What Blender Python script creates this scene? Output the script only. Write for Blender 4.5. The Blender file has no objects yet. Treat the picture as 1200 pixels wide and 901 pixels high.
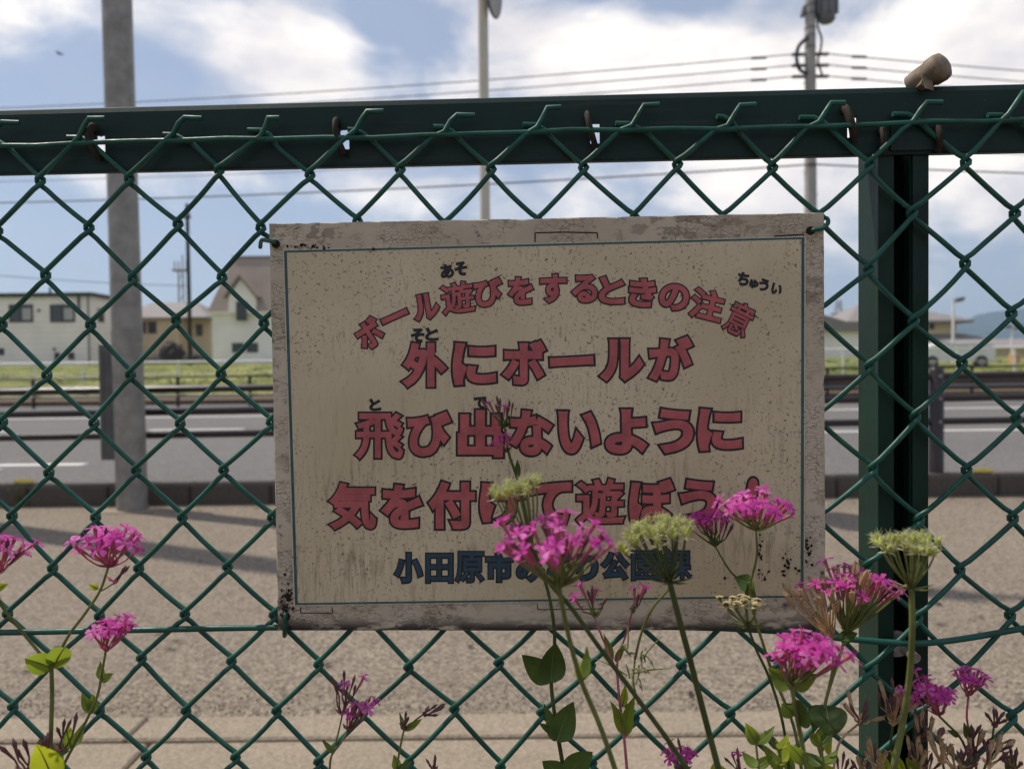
import bpy, math, random
from mathutils import Vector, Matrix, Quaternion
rnd = random.Random(7)
S = bpy.context.scene
COL = S.collection
rad = math.radians

# ------------------------------------------------------------------ camera
FPX = 923.0                      # focal length in photo pixels (photo 1200 x 901)
PITCH, ROLL = rad(-1.37), rad(0.65)
CAMZ = 1.0
fw = Vector((0, math.cos(PITCH), math.sin(PITCH)))
up0 = Vector((0, -math.sin(PITCH), math.cos(PITCH)))
r0 = Vector((1, 0, 0))
RT = r0 * math.cos(ROLL) - up0 * math.sin(ROLL)
UP = up0 * math.cos(ROLL) + r0 * math.sin(ROLL)
CAM = Vector((0, 0, CAMZ))
cam = bpy.data.cameras.new('camera')
cam.sensor_width = 36
cam.lens = 36 * FPX / 1200
cam.clip_start = 0.02
cam.clip_end = 20000
cam.dof.use_dof = True
cam.dof.focus_distance = 0.625
cam.dof.aperture_fstop = cam.lens / 3.3
camo = bpy.data.objects.new('camera', cam)
COL.objects.link(camo)
camo.matrix_world = Matrix(((RT.x, UP.x, -fw.x, CAM.x), (RT.y, UP.y, -fw.y, CAM.y), (RT.z, UP.z, -fw.z, CAM.z), (0, 0, 0, 1)))
S.camera = camo

def ray(x, y):
    return fw + RT * ((x - 600) / FPX) - UP * ((y - 450.5) / FPX)
def at(x, y, Y):                 # a pixel at a known distance
    d = ray(x, y)
    return CAM + d * (Y / d.y)
def on_ground(x, y, z=0.0):
    d = ray(x, y)
    return CAM + d * ((z - CAMZ) / d.z)

# ------------------------------------------------------------------ light
SUN_EL, SUN_AZ = rad(58), rad(64)          # azimuth turned left from straight ahead
sdir = Vector((-math.sin(SUN_AZ) * math.cos(SUN_EL), math.cos(SUN_AZ) * math.cos(SUN_EL), math.sin(SUN_EL)))
sl = bpy.data.lights.new('sun', 'SUN')
sl.energy = 4.2
sl.angle = rad(0.6)
sl.color = (1.0, 0.93, 0.83)
slo = bpy.data.objects.new('sun', sl)
COL.objects.link(slo)
slo.rotation_euler = (-sdir).to_track_quat('-Z', 'Y').to_euler()

W = bpy.data.worlds.new('World')
S.world = W
W.use_nodes = True
wn, wl = W.node_tree.nodes, W.node_tree.links
wn.clear()
def wnode(t, **k):
    n = wn.new(t)
    for a, b in k.items(): setattr(n, a, b)
    return n
wout = wnode('ShaderNodeOutputWorld')
bg = wnode('ShaderNodeBackground')
SKY = 0.085
bg.inputs['Strength'].default_value = SKY
sky = wnode('ShaderNodeTexSky', sky_type='NISHITA')
sky.sun_disc = False
sky.sun_elevation = SUN_EL
sky.sun_rotation = -SUN_AZ
sky.air_density = 1.0
sky.dust_density = 0.6
tc = wnode('ShaderNodeTexCoord')
mp = wnode('ShaderNodeMapping')
mp.inputs['Scale'].default_value = (1, 1, 2.0)
wl.new(tc.outputs['Generated'], mp.inputs['Vector'])
nz = wnode('ShaderNodeTexNoise')
nz.inputs['Scale'].default_value = 5.0
nz.inputs['Detail'].default_value = 9
nz.inputs['Roughness'].default_value = 0.56
nz.inputs['Distortion'].default_value = 0.25
wl.new(mp.outputs[0], nz.inputs['Vector'])
acc = nz.outputs['Fac']
def wmath(op, a, b):
    n = wnode('ShaderNodeMath', operation=op)
    for i, v in enumerate((a, b)):
        if isinstance(v, (int, float)): n.inputs[i].default_value = v
        else: wl.new(v, n.inputs[i])
    return n.outputs[0]
# where the big cloud banks and the blue gaps of this sky lie: direction, half sizes, weight
for px, py, sx, sy, wgt in ((330, 75, 150, 50, .30), (40, 15, 110, 45, .22), (720, 60, 160, 45, .26), (1080, 110, 260, 150, .28), (250, 190, 160, 40, .12),
                            (470, 45, 70, 60, -.24), (150, 80, 90, 50, -.14), (790, 20, 60, 30, -.16), (900, 15, 60, 25, -.10), (200, 300, 160, 60, -.06), (480, 220, 160, 40, .12)):
    c = ray(px, py).normalized()
    v = wnode('ShaderNodeVectorMath', operation='SUBTRACT')
    wl.new(tc.outputs['Generated'], v.inputs[0]); v.inputs[1].default_value = c
    m2 = wnode('ShaderNodeVectorMath', operation='MULTIPLY')
    wl.new(v.outputs[0], m2.inputs[0]); m2.inputs[1].default_value = (FPX / sx, FPX / sx, FPX / sy)
    ln = wnode('ShaderNodeVectorMath', operation='LENGTH')
    wl.new(m2.outputs[0], ln.inputs[0])
    mr = wnode('ShaderNodeMapRange', interpolation_type='SMOOTHSTEP')
    mr.inputs['From Min'].default_value = 1.5; mr.inputs['From Max'].default_value = 0.2
    mr.inputs['To Min'].default_value = 0; mr.inputs['To Max'].default_value = wgt
    wl.new(ln.outputs['Value'], mr.inputs['Value'])
    acc = wmath('ADD', acc, mr.outputs[0])
cm = wnode('ShaderNodeMapRange', interpolation_type='SMOOTHSTEP')
cm.inputs['From Min'].default_value = 0.46; cm.inputs['From Max'].default_value = 0.76
cm.inputs['To Min'].default_value = 0.05; cm.inputs['To Max'].default_value = 0.97
wl.new(acc, cm.inputs['Value'])
# cloud shade: soft grey lilac to white
nz2 = wnode('ShaderNodeTexNoise')
nz2.inputs['Scale'].default_value = 8; nz2.inputs['Detail'].default_value = 6
wl.new(mp.outputs[0], nz2.inputs['Vector'])
cr = wnode('ShaderNodeMix', data_type='RGBA')
cr.inputs['A'].default_value = (.84 / SKY, .80 / SKY, .82 / SKY, 1)
cr.inputs['B'].default_value = (1.30 / SKY, 1.21 / SKY, 1.12 / SKY, 1)
mr2 = wnode('ShaderNodeMapRange'); mr2.inputs['From Min'].default_value = .3; mr2.inputs['From Max'].default_value = .6
wl.new(nz2.outputs['Fac'], mr2.inputs['Value']); wl.new(mr2.outputs[0], cr.inputs['Factor'])
# thin haze veil over the blue air
veil = wnode('ShaderNodeMix', data_type='RGBA')
veil.inputs['Factor'].default_value = 0.45
veil.inputs['B'].default_value = (.50 / SKY, .60 / SKY, .82 / SKY, 1)
wl.new(sky.outputs[0], veil.inputs['A'])
wm = wnode('ShaderNodeMix', data_type='RGBA')
wl.new(cm.outputs[0], wm.inputs['Factor']); wl.new(veil.outputs['Result'], wm.inputs['A']); wl.new(cr.outputs['Result'], wm.inputs['B'])
wl.new(wm.outputs['Result'], bg.inputs['Color'])
wl.new(bg.outputs[0], wout.inputs['Surface'])

S.view_settings.view_transform = 'Standard'
S.view_settings.look = 'None'
S.view_settings.exposure = 0.0
S.view_settings.gamma = 1.0
S.cycles.max_bounces = 6

# ------------------------------------------------------------------ materials
class NT:
    def __init__(s, name):
        s.m = bpy.data.materials.new(name); s.m.use_nodes = True
        s.n, s.l = s.m.node_tree.nodes, s.m.node_tree.links
        s.p = s.n['Principled BSDF']
        s.tc = s.n.new('ShaderNodeTexCoord')
    def put(s, sock, v):
        if isinstance(v, bpy.types.NodeSocket): s.l.new(v, sock)
        elif isinstance(v, tuple) and len(v) == 3 and sock.type == 'RGBA': sock.default_value = (*v, 1)
        else: sock.default_value = v
    def vec(s, scale=(1, 1, 1)):
        m = s.n.new('ShaderNodeMapping'); m.inputs['Scale'].default_value = scale
        s.l.new(s.tc.outputs['Object'], m.inputs['Vector']); return m.outputs[0]
    def noise(s, scale, detail=4, rough=.55, vec=None, dist=0):
        n = s.n.new('ShaderNodeTexNoise'); n.inputs['Scale'].default_value = scale; n.inputs['Detail'].default_value = detail
        n.inputs['Roughness'].default_value = rough; n.inputs['Distortion'].default_value = dist
        s.l.new(vec if vec else s.tc.outputs['Object'], n.inputs['Vector']); return n.outputs['Fac']
    def voro(s, scale, feature='F1', out='Distance', vec=None, rnd=1):
        n = s.n.new('ShaderNodeTexVoronoi'); n.feature = feature; n.inputs['Scale'].default_value = scale; n.inputs['Randomness'].default_value = rnd
        s.l.new(vec if vec else s.tc.outputs['Object'], n.inputs['Vector']); return n.outputs[out]
    def rng(s, v, a, b, c=0, d=1, smooth=True):
        n = s.n.new('ShaderNodeMapRange'); n.interpolation_type = 'SMOOTHSTEP' if smooth else 'LINEAR'
        s.put(n.inputs['Value'], v)
        for k, x in zip(('From Min', 'From Max', 'To Min', 'To Max'), (a, b, c, d)): n.inputs[k].default_value = x
        return n.outputs[0]
    def math(s, op, a, b=0.0):
        n = s.n.new('ShaderNodeMath'); n.operation = op; s.put(n.inputs[0], a); s.put(n.inputs[1], b); return n.outputs[0]
    def mix(s, f, a, b):
        n = s.n.new('ShaderNodeMix'); n.data_type = 'RGBA'
        s.put(n.inputs['Factor'], f); s.put(n.inputs['A'], a); s.put(n.inputs['B'], b); return n.outputs['Result']
    def sep(s):
        n = s.n.new('ShaderNodeSeparateXYZ'); s.l.new(s.tc.outputs['Object'], n.inputs[0]); return n.outputs
    def bump(s, h, strength, dist):
        n = s.n.new('ShaderNodeBump'); n.inputs['Strength'].default_value = strength; n.inputs['Distance'].default_value = dist
        s.l.new(h, n.inputs['Height']); s.l.new(n.outputs[0], s.p.inputs['Normal'])
    def done(s, col, rough=.6, spec=.4, metal=0):
        s.put(s.p.inputs['Base Color'], col); s.put(s.p.inputs['Roughness'], rough)
        s.p.inputs['Specular IOR Level'].default_value = spec; s.p.inputs['Metallic'].default_value = metal
        return s.m

def c3(c, k): return tuple(min(1, x * k) for x in c)
def plain(name, c, rough=.6, spec=.4, metal=0, var=.2, scale=15, bump=0, bdist=.002, c2=None):
    t = NT(name)
    f = t.rng(t.noise(scale, 6, .6), .3, .7)
    col = t.mix(f, c3(c, 1 - var), c2 if c2 else c3(c, 1 + var))
    if bump: t.bump(t.noise(scale * 6, 4), bump, bdist)
    return t.done(col, rough, spec, metal)
def leafy(name, c, ct, amount=.5, var=.3, scale=120, rough=.5):
    t = NT(name)
    f = t.rng(t.noise(scale, 3), .3, .7)
    col = t.mix(f, c3(c, 1 - var), c3(c, 1 + var))
    t.done(col, rough, .25)
    tr = t.n.new('ShaderNodeBsdfTranslucent'); tr.inputs['Color'].default_value = (*ct, 1)
    ms = t.n.new('ShaderNodeMixShader'); ms.inputs['Fac'].default_value = amount
    t.l.new(t.p.outputs[0], ms.inputs[1]); t.l.new(tr.outputs[0], ms.inputs[2])
    t.l.new(ms.outputs[0], t.n['Material Output'].inputs['Surface'])
    return t.m

M = {}
def painted(name, c, chip, lo, hi, rough=.42):
    t = NT(name)
    big = t.noise(14, 5)
    base = t.mix(t.rng(big, .3, .7), c3(c, .75), c3(c, 1.3))
    ch = t.rng(t.noise(120, 5, .65), lo, hi)
    col = t.mix(ch, base, chip)
    col = t.mix(t.math('MULTIPLY', t.rng(t.noise(9, 6, .65, vec=t.vec((.6, 1, 14))), .55, .75), .5), col, c3(chip, .8))
    col = t.mix(t.math('MULTIPLY', t.rng(t.noise(38, 7, .7), .62, .72), .55), col, (.06, .07, .06))
    t.bump(t.noise(220, 4), .25, .0006)
    return t.done(col, t.rng(big, .3, .7, rough - .04, rough + .16), .25)
M['rail'] = painted('rail_green_paint', (.008, .026, .020), (.07, .062, .048), .69, .75, .5)
M['post'] = painted('post_green_paint', (.006, .027, .0155), (.012, .016, .012), .60, .68, .5)
t = NT('green_coated_wire')
col = t.mix(t.rng(t.noise(40, 5), .3, .7), (.006, .058, .038), (.012, .100, .068))
col = t.mix(t.math('MULTIPLY', t.rng(t.noise(160, 6, .7), .60, .72), .7), col, (.055, .105, .085))
col = t.mix(t.rng(t.noise(300, 3, .7), .70, .74), col, (.035, .028, .022))
t.bump(t.noise(350, 4), .25, .0004)
M['wire'] = t.done(col, t.rng(t.noise(90, 4), .3, .7, .36, .60), .38)
M['rust'] = plain('rusty_clip_steel', (.034, .027, .019), .8, .2, var=.4, scale=90, bump=.4, bdist=.0008)
M['steel'] = plain('weathered_steel', (.34, .31, .29), .45, .5, .7, var=.25, scale=120)
M['tan'] = plain('tan_weathered_cap', (.20, .15, .10), .6, .3, var=.3, scale=90, bump=.3, bdist=.0008)

# board: cracked white paint over grey wood
t = NT('cracked_white_board')
wv = t.vec((1, 1, 2.4))
nn = t.n.new('ShaderNodeTexNoise'); nn.inputs['Scale'].default_value = 60; nn.inputs['Detail'].default_value = 5
t.l.new(t.tc.outputs['Object'], nn.inputs['Vector'])
va = t.n.new('ShaderNodeVectorMath'); va.operation = 'MULTIPLY_ADD'; va.inputs[1].default_value = (.022, .022, .022)
t.l.new(nn.outputs['Color'], va.inputs[0]); t.l.new(wv, va.inputs[2]); wv = va.outputs[0]
crk = t.voro(170, 'DISTANCE_TO_EDGE', vec=wv)
warp = t.noise(40, 4)
crm = t.math('MULTIPLY', t.rng(crk, .0, .04, .8, 0), t.rng(t.noise(38, 5), .42, .58))
peel = t.math('MULTIPLY', t.rng(t.noise(85, 9, .68, vec=t.vec((1, 1, 1.8))), .53, .57), t.rng(t.noise(13, 4), .40, .62))
base = t.mix(t.rng(t.noise(12, 4), .3, .7), (.46, .38, .275), (.58, .49, .37))
col = t.mix(peel, base, (.33, .265, .195))
rs = t.math('MULTIPLY', t.rng(t.noise(24, 6, .7), .56, .72), .45)
col = t.mix(rs, col, (.27, .165, .085))
col = t.mix(crm, col, (.07, .055, .045))
xyz = t.sep()
low = t.rng(xyz[2], .803, .789)                                   # dirt and rot creeping up the bottom edge
low = t.math('MULTIPLY', low, t.rng(t.noise(70, 6, .65, vec=t.vec((.5, 1, 1.6))), .36, .52))
col = t.mix(low, col, (.035, .028, .024))
gr = t.rng(t.noise(55, 6, .6), .63, .70)
col = t.mix(gr, col, (.12, .10, .085))
h = t.math('SUBTRACT', t.math('SUBTRACT', 1.0, t.math('MULTIPLY', peel, .4)), crm)
t.bump(h, .7, .0012)
M['board'] = t.done(col, .75, .25)
# printed sheet: yellowed laminate with mould specks and runs
t = NT('yellowed_sheet')
base = t.mix(t.rng(t.noise(9, 4), .3, .7), (.52, .415, .255), (.635, .52, .345))
sp = t.math('MULTIPLY', t.rng(t.noise(430, 3, .7), .585, .65), t.rng(t.noise(17, 5), .34, .58))
run = t.math('MULTIPLY', t.rng(t.noise(420, 4, .7, vec=t.vec((1, 1, .18))), .52, .72), t.rng(t.noise(9, 5), .40, .62))
col = t.mix(t.math('MULTIPLY', run, .6), base, (.16, .12, .075))
run2 = t.math('MULTIPLY', t.rng(t.noise(230, 4, .7, vec=t.vec((1, 1, .10))), .47, .66), t.rng(t.sep()[2], 1.04, .84))
run2 = t.math('MULTIPLY', run2, t.rng(t.noise(16, 5, .6), .38, .62))
col = t.mix(t.math('MULTIPLY', run2, .62), col, (.13, .095, .055))
col = t.mix(t.math('MULTIPLY', sp, .85), col, (.09, .065, .04))
wear = t.rng(t.noise(30, 7, .7), .66, .70)
col = t.mix(t.math('MULTIPLY', wear, .35), col, (.45, .37, .30))
t.bump(t.noise(25, 3), .15, .002)
M['sheet'] = t.done(col, .42, .4)
def ink(name, c):
    t = NT(name)
    col = t.mix(t.rng(t.noise(60, 6, .65), .3, .7), c3(c, .8), c3(c, 1.2))
    col = t.mix(t.math('MULTIPLY', t.rng(t.noise(400, 3, .7), .62, .68), .6), col, c3(c, .3))
    return t.done(col, .5, .3)
M['red'] = ink('faded_red_ink', (.41, .098, .098))
M['black'] = ink('black_ink', (.022, .018, .018))
M['blue'] = ink('dark_blue_ink', (.028, .060, .085))
M['teal'] = ink('teal_border_ink', (.035, .105, .115))
M['mould'] = plain('black_mould', (.030, .022, .016), .9, .1)

def asphalt(name, c, grain, contrast, bumpd, big=.8):
    t = NT(name)
    a = t.voro(grain, 'F1', 'Color')
    bw = t.n.new('ShaderNodeSeparateColor'); t.l.new(a, bw.inputs[0])
    col = t.mix(bw.outputs[0], c3(c, 1 - contrast), c3(c, 1 + contrast))
    col = t.mix(t.rng(t.noise(big, 6, .6), .35, .7, 0, .35), col, c3(c, .72))
    d = t.voro(grain, 'F1', 'Distance')
    t.bump(t.math('ADD', d, t.noise(grain * .5, 3)), .8, bumpd)
    return t.done(col, .85, .25)
M['path'] = asphalt('worn_path_asphalt', (.238, .194, .146), 105, .52, .008)
M['road'] = asphalt('road_asphalt', (.150, .140, .132), 60, .40, .006, .5)
M['concrete'] = asphalt('apron_concrete', (.30, .243, .178), 190, .28, .003, 2.0)
M['kerb'] = asphalt('kerb_concrete', (.105, .085, .07), 160, .22, .003, 3)
M['gravel'] = plain('loose_gravel', (.32, .26, .205), .9, .2, var=.45, scale=40)
M['paint'] = asphalt('white_road_paint', (.66, .64, .60), 60, .12, .002, 1.2)
M['soil'] = plain('dry_soil', (.13, .095, .065), .95, .1, var=.35, scale=9, bump=.8, bdist=.02)
M['grass'] = plain('rough_grass', (.13, .165, .045), .9, .1, var=.30, scale=.6, c2=(.30, .30, .10), bump=1, bdist=.15)
M['galv'] = plain('galvanised_steel', (.265, .247, .222), .5, .45, .35, var=.2, scale=9)
M['dkbox'] = plain('dark_grey_box', (.10, .097, .093), .55, .4, .2, var=.15, scale=8)
M['cream'] = plain('cream_pole_paint', (.55, .51, .42), .4, .4, var=.08, scale=6)
M['brown'] = plain('dark_brown_coating', (.022, .013, .012), .3, .5, var=.2, scale=12)
M['conc_pole'] = plain('pole_concrete', (.36, .33, .30), .85, .2, var=.15, scale=4)
M['blackpole'] = plain('dark_pole', (.045, .04, .036), .8, .2)
M['cable'] = plain('black_cable', (.04, .04, .045), .6, .3)
M['insul'] = plain('grey_hardware', (.16, .16, .165), .5, .4, .3)
M['yellow'] = plain('yellow_reflector', (.75, .55, .10), .35, .5, var=.12, scale=30)
M['white'] = plain('white_enamel', (.72, .71, .68), .4, .4, var=.06, scale=3)
M['glass'] = plain('dark_window_glass', (.05, .055, .06), .12, .6, var=.2, scale=1)
M['frame'] = plain('dark_window_frame', (.035, .033, .033), .5, .4)
M['curtain'] = plain('pale_curtain', (.42, .41, .40), .8, .2)
M['tarp'] = plain('dark_tarpaulin', (.035, .030, .028), .7, .3)
M['beige'] = plain('beige_render', (.66, .53, .37), .85, .2, var=.08, scale=.6)
M['bird'] = plain('dark_feathers', (.03, .028, .026), .8, .2)
M['tyre'] = plain('tyre_rubber', (.02, .02, .02), .8, .2)
M['crate'] = plain('orange_crate_plastic', (.55, .28, .14), .5, .3)
M['forest'] = plain('forested_slope', (.035, .06, .035), .95, .1, var=.3, scale=.004)
def siding(name, c, per):
    t = NT(name)
    z = t.sep()[2]
    w = t.math('FRACT', t.math('DIVIDE', z, per))
    line = t.rng(w, .0, .16, 1, 0)
    col = t.mix(t.rng(t.noise(.5, 4), .3, .7), c3(c, .92), c3(c, 1.06))
    col = t.mix(t.math('MULTIPLY', line, .45), col, c3(c, .45))
    t.bump(w, .4, .02)
    return t.done(col, .7, .25)
M['sidegrey'] = siding('pale_siding', (.86, .785, .73), .45)
M['sidewhite'] = siding('white_siding', (.92, .86, .80), .30)
M['roofbrown'] = siding('brown_shingles', (.36, .285, .24), .22)
M['roofgrey'] = siding('grey_roof_tiles', (.26, .235, .225), .30)

M['petal'] = leafy('magenta_petal', (.60, .060, .38), (.82, .13, .58), .45, .25, 200)
M['petal2'] = leafy('pale_magenta_petal', (.66, .16, .47), (.85, .26, .64), .45, .25, 200)
M['calyx'] = leafy('rosy_calyx', (.50, .15, .22), (.68, .24, .30), .35, .35, 90)
M['bud'] = leafy('purple_brown_bud', (.17, .075, .075), (.25, .12, .09), .25, .4, 90)
M['dry'] = leafy('dried_calyx', (.56, .38, .21), (.62, .42, .24), .3, .45, 110)
M['stem'] = leafy('green_stem', (.17, .19, .055), (.25, .26, .08), .2, .25, 60)
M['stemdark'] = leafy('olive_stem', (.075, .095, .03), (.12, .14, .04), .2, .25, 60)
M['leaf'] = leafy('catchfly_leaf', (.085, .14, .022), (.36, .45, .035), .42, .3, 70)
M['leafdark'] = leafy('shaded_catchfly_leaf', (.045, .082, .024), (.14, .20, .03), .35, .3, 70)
M['leafyel'] = leafy('yellowing_leaf', (.24, .30, .015), (.50, .54, .03), .5, .18, 60)
M['umbel'] = leafy('yellow_green_fruit', (.52, .56, .14), (.76, .78, .22), .35, .3, 150)
M['bristle'] = leafy('pale_bristle', (.70, .68, .42), (.80, .78, .50), .4, .2, 150)
M['creamfl'] = leafy('cream_umbel_flower', (.66, .58, .34), (.72, .62, .36), .4, .2, 150)

# ------------------------------------------------------------------ mesh helpers
class MB:
    def __init__(s): s.v, s.f, s.mi, s.sm = [], [], [], []
    def add(s, vs, fs, mi=0, smooth=False):
        o = len(s.v); s.v += [Vector(v) for v in vs]
        for f in fs: s.f.append([i + o for i in f]); s.mi.append(mi); s.sm.append(smooth)
    def box(s, a, b, mi=0, mat=None):
        x0, y0, z0 = a; x1, y1, z1 = b
        vs = [Vector(p) for p in ((x0, y0, z0), (x1, y0, z0), (x1, y1, z0), (x0, y1, z0), (x0, y0, z1), (x1, y0, z1), (x1, y1, z1), (x0, y1, z1))]
        if mat: vs = [mat @ v for v in vs]
        s.add(vs, [(0, 3, 2, 1), (4, 5, 6, 7), (0, 1, 5, 4), (1, 2, 6, 5), (2, 3, 7, 6), (3, 0, 4, 7)], mi)
        return s
    def bev(s, a, b, r, mi=0):
        """box whose edges are chamfered by r"""
        (x0, y0, z0), (x1, y1, z1) = a, b
        vs = []
        for sx in (0, 1):
            for sy in (0, 1):
                for sz in (0, 1):
                    X, Y, Z = (x1 if sx else x0), (y1 if sy else y0), (z1 if sz else z0)
                    dx, dy, dz = (-r if sx else r), (-r if sy else r), (-r if sz else r)
                    vs += [(X, Y + dy, Z + dz), (X + dx, Y, Z + dz), (X + dx, Y + dy, Z)]
        def i(sx, sy, sz, k): return (sx * 4 + sy * 2 + sz) * 3 + k
        fs = []
        for k in range(3):
            for v in (0, 1):
                def q(a_, b_):
                    l = [a_, b_]; l.insert(k, v); return i(*l, k)
                fs.append((q(0, 0), q(1, 0), q(1, 1), q(0, 1)))
        for k in range(3):
            o = [j for j in range(3) if j != k]
            for p in (0, 1):
                for q_ in (0, 1):
                    l0 = [0, 0, 0]; l0[o[0]] = p; l0[o[1]] = q_; l1 = list(l0); l1[k] = 1
                    fs.append((i(*l0, o[0]), i(*l1, o[0]), i(*l1, o[1]), i(*l0, o[1])))
        for sx in (0, 1):
            for sy in (0, 1):
                for sz in (0, 1): fs.append((i(sx, sy, sz, 0), i(sx, sy, sz, 1), i(sx, sy, sz, 2)))
        s.add(vs, fs, mi); return s
    def tube(s, pts, r, n=8, mi=0, cap=True, flat=1.0):
        pts = [Vector(p) for p in pts]
        rs = r if isinstance(r, (list, tuple)) else [r] * len(pts)
        vs, fs = [], []
        prev = None
        for i, p in enumerate(pts):
            d = (pts[min(i + 1, len(pts) - 1)] - pts[max(i - 1, 0)])
            d = d.normalized() if d.length > 1e-9 else Vector((0, 0, 1))
            if prev is None:
                a = Vector((0, 0, 1)) if abs(d.z) < .9 else Vector((1, 0, 0))
                u = d.cross(a).normalized()
            else:
                u = prev - d * prev.dot(d)
                u = u.normalized() if u.length > 1e-6 else d.orthogonal().normalized()
            w = d.cross(u); prev = u
            for k in range(n):
                an = 2 * math.pi * k / n
                vs.append(p + (u * math.cos(an) + w * math.sin(an) * flat) * rs[i])
        for i in range(len(pts) - 1):
            for k in range(n):
                fs.append((i * n + k, i * n + (k + 1) % n, (i + 1) * n + (k + 1) % n, (i + 1) * n + k))
        s.add(vs, fs, mi, True)
        if cap:
            L = len(pts) - 1
            s.add(vs[:n], [tuple(range(n - 1, -1, -1))], mi); s.add(vs[L * n:], [tuple(range(n))], mi)
        return s
    def prism(s, poly, axis, a, b, mi=0):
        """polygon in the two other axes pulled from a to b along axis"""
        def P(p, t):
            q = list(p); q.insert(axis, t); return q
        n = len(poly)
        vs = [P(p, a) for p in poly] + [P(p, b) for p in poly]
        fs = [tuple(range(n)), tuple(range(2 * n - 1, n - 1, -1))] + [(i, i + n, (i + 1) % n + n, (i + 1) % n) for i in range(n)]
        s.add(vs, fs, mi); return s
    def disc(s, c, nrm, r, th, n=24, mi=0):
        c = Vector(c); nrm = Vector(nrm).normalized()
        return s.tube([c - nrm * th / 2, c + nrm * th / 2], r, n, mi)
    def build(s, name, mats, parent=None, origin=None):
        o = Vector(origin) if origin is not None else Vector((0, 0, 0))
        me = bpy.data.meshes.new(name)
        me.from_pydata([v - o for v in s.v], [], s.f)
        for m in (mats if isinstance(mats, (list, tuple)) else [mats]): me.materials.append(M[m])
        me.polygons.foreach_set('material_index', s.mi)
        me.polygons.foreach_set('use_smooth', s.sm)
        import bmesh
        bm = bmesh.new(); bm.from_mesh(me); bmesh.ops.recalc_face_normals(bm, faces=bm.faces); bm.to_mesh(me); bm.free()
        ob = bpy.data.objects.new(name, me)
        COL.objects.link(ob)
        if parent is not None: ob.parent = parent
        return ob
def tag(o, label=None, cat=None, group=None, kind=None):
    for k, v in (('label', label), ('category', cat), ('group', group), ('kind', kind)):
        if v: o[k] = v
    return o
def empty(name, loc, rz=0.0):
    o = bpy.data.objects.new(name, None); COL.objects.link(o)
    o.location = loc; o.rotation_euler.z = rz; o.empty_display_size = .1
    return o
def smooth(pts, n=6):
    """Catmull-Rom through the points"""
    pts = [Vector(p) for p in pts]
    if len(pts) < 3: return pts
    T = [0.0]
    for a, b in zip(pts[:-1], pts[1:]): T.append(T[-1] + max(1e-9, (b - a).length))
    tg = []
    for i in range(len(pts)):
        a, b = max(0, i - 1), min(len(pts) - 1, i + 1)
        if 0 < i < len(pts) - 1:
            h0, h1 = T[i] - T[i - 1], T[i + 1] - T[i]
            tg.append(((pts[i] - pts[i - 1]) / h0 * h1 + (pts[i + 1] - pts[i]) / h1 * h0) / (h0 + h1))
        else: tg.append((pts[b] - pts[a]) / (T[b] - T[a]))
    out = []
    for i in range(len(pts) - 1):
        h = T[i + 1] - T[i]
        for k in range(n):
            t = k / n
            out.append(pts[i] * (2 * t ** 3 - 3 * t * t + 1) + tg[i] * h * (t ** 3 - 2 * t * t + t) + pts[i + 1] * (3 * t * t - 2 * t ** 3) + tg[i + 1] * h * (t ** 3 - t * t))
    out.append(pts[-1]); return out

# ------------------------------------------------------------------ the ground
def ground_z(y, x=0):
    if y < 26: return -.03
    if y < 42: return -.03 + 1.08 * ((y - 26) / 16)
    if y < 62: return 1.05 + .35 * (y - 42) / 20
    return 1.4
mb = MB()
ys = [-30, -5, 23] + [23 + i for i in range(1, 40, 2)] + [62, 120, 400, 1500, 6000]
xs = [-6000, -800, -150, -60] + list(range(-50, 51, 4)) + [60, 150, 800, 6000]
vs = []
for y in ys:
    for x in xs:
        vs.append((x, y, ground_z(y) + (rnd.uniform(-.06, .06) if 25 < y < 62 and abs(x) < 70 else 0)))
n = len(xs)
mb.add(vs, [(j * n + i, j * n + i + 1, (j + 1) * n + i + 1, (j + 1) * n + i) for j in range(len(ys) - 1) for i in range(n - 1)], 0, True)
tag(mb.build('ground', 'grass'), kind='structure')
tag(MB().box((-40, 2.235, -.2), (40, 5.80, 0)).build('footpath', 'path'), kind='structure')
tag(MB().box((-60, 6.02, -.2), (60, 22.3, 0)).build('road', 'road'), kind='structure')
tag(MB().box((-60, 22.32, -.2), (60, 26.5, .12)).build('verge', 'soil'), kind='structure')
tag(MB().box((-40, -12, -.2), (40, .56, .22)).build('planting_bed', 'soil'), kind='structure')
# low concrete wall that carries the fence, poured in lengths
fw_root = tag(empty('fence_footing', (0, .64, 0)), kind='structure')
for i in range(-5, 6):
    MB().bev((i * 2.0 + .003, -.075, -.2), (i * 2.0 + 1.997, .075, .25), .008).build('footing_block', 'concrete', fw_root)
# concrete apron: narrow edging row and wide slabs, with open joints
ap = tag(empty('concrete_apron', (0, 0, 0)), kind='structure')
for i in range(-9, 9):
    x0 = -.98 + i * 2.0
    MB().bev((x0 + .004, .72, -.2), (x0 + 1.996, 2.085, .003 + rnd.uniform(0, .003)), .006).build('apron_slab', 'concrete', ap)
for i in range(-16, 16):
    x0 = -1.05 + i * 1.2
    MB().bev((x0 + .003, 2.092, -.2), (x0 + 1.197, 2.228, .008 + rnd.uniform(0, .003)), .006).build('edging_block', 'concrete', ap)
kr = tag(empty('kerb', (0, 5.91, 0)), kind='structure')
for i in range(-20, 20):
    MB().bev((i * .6 + .003, -.10, -.2), (i * .6 + .597, .10, .15 + rnd.uniform(-.003, .003)), .018).build('kerb_stone', 'kerb', kr)
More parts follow.
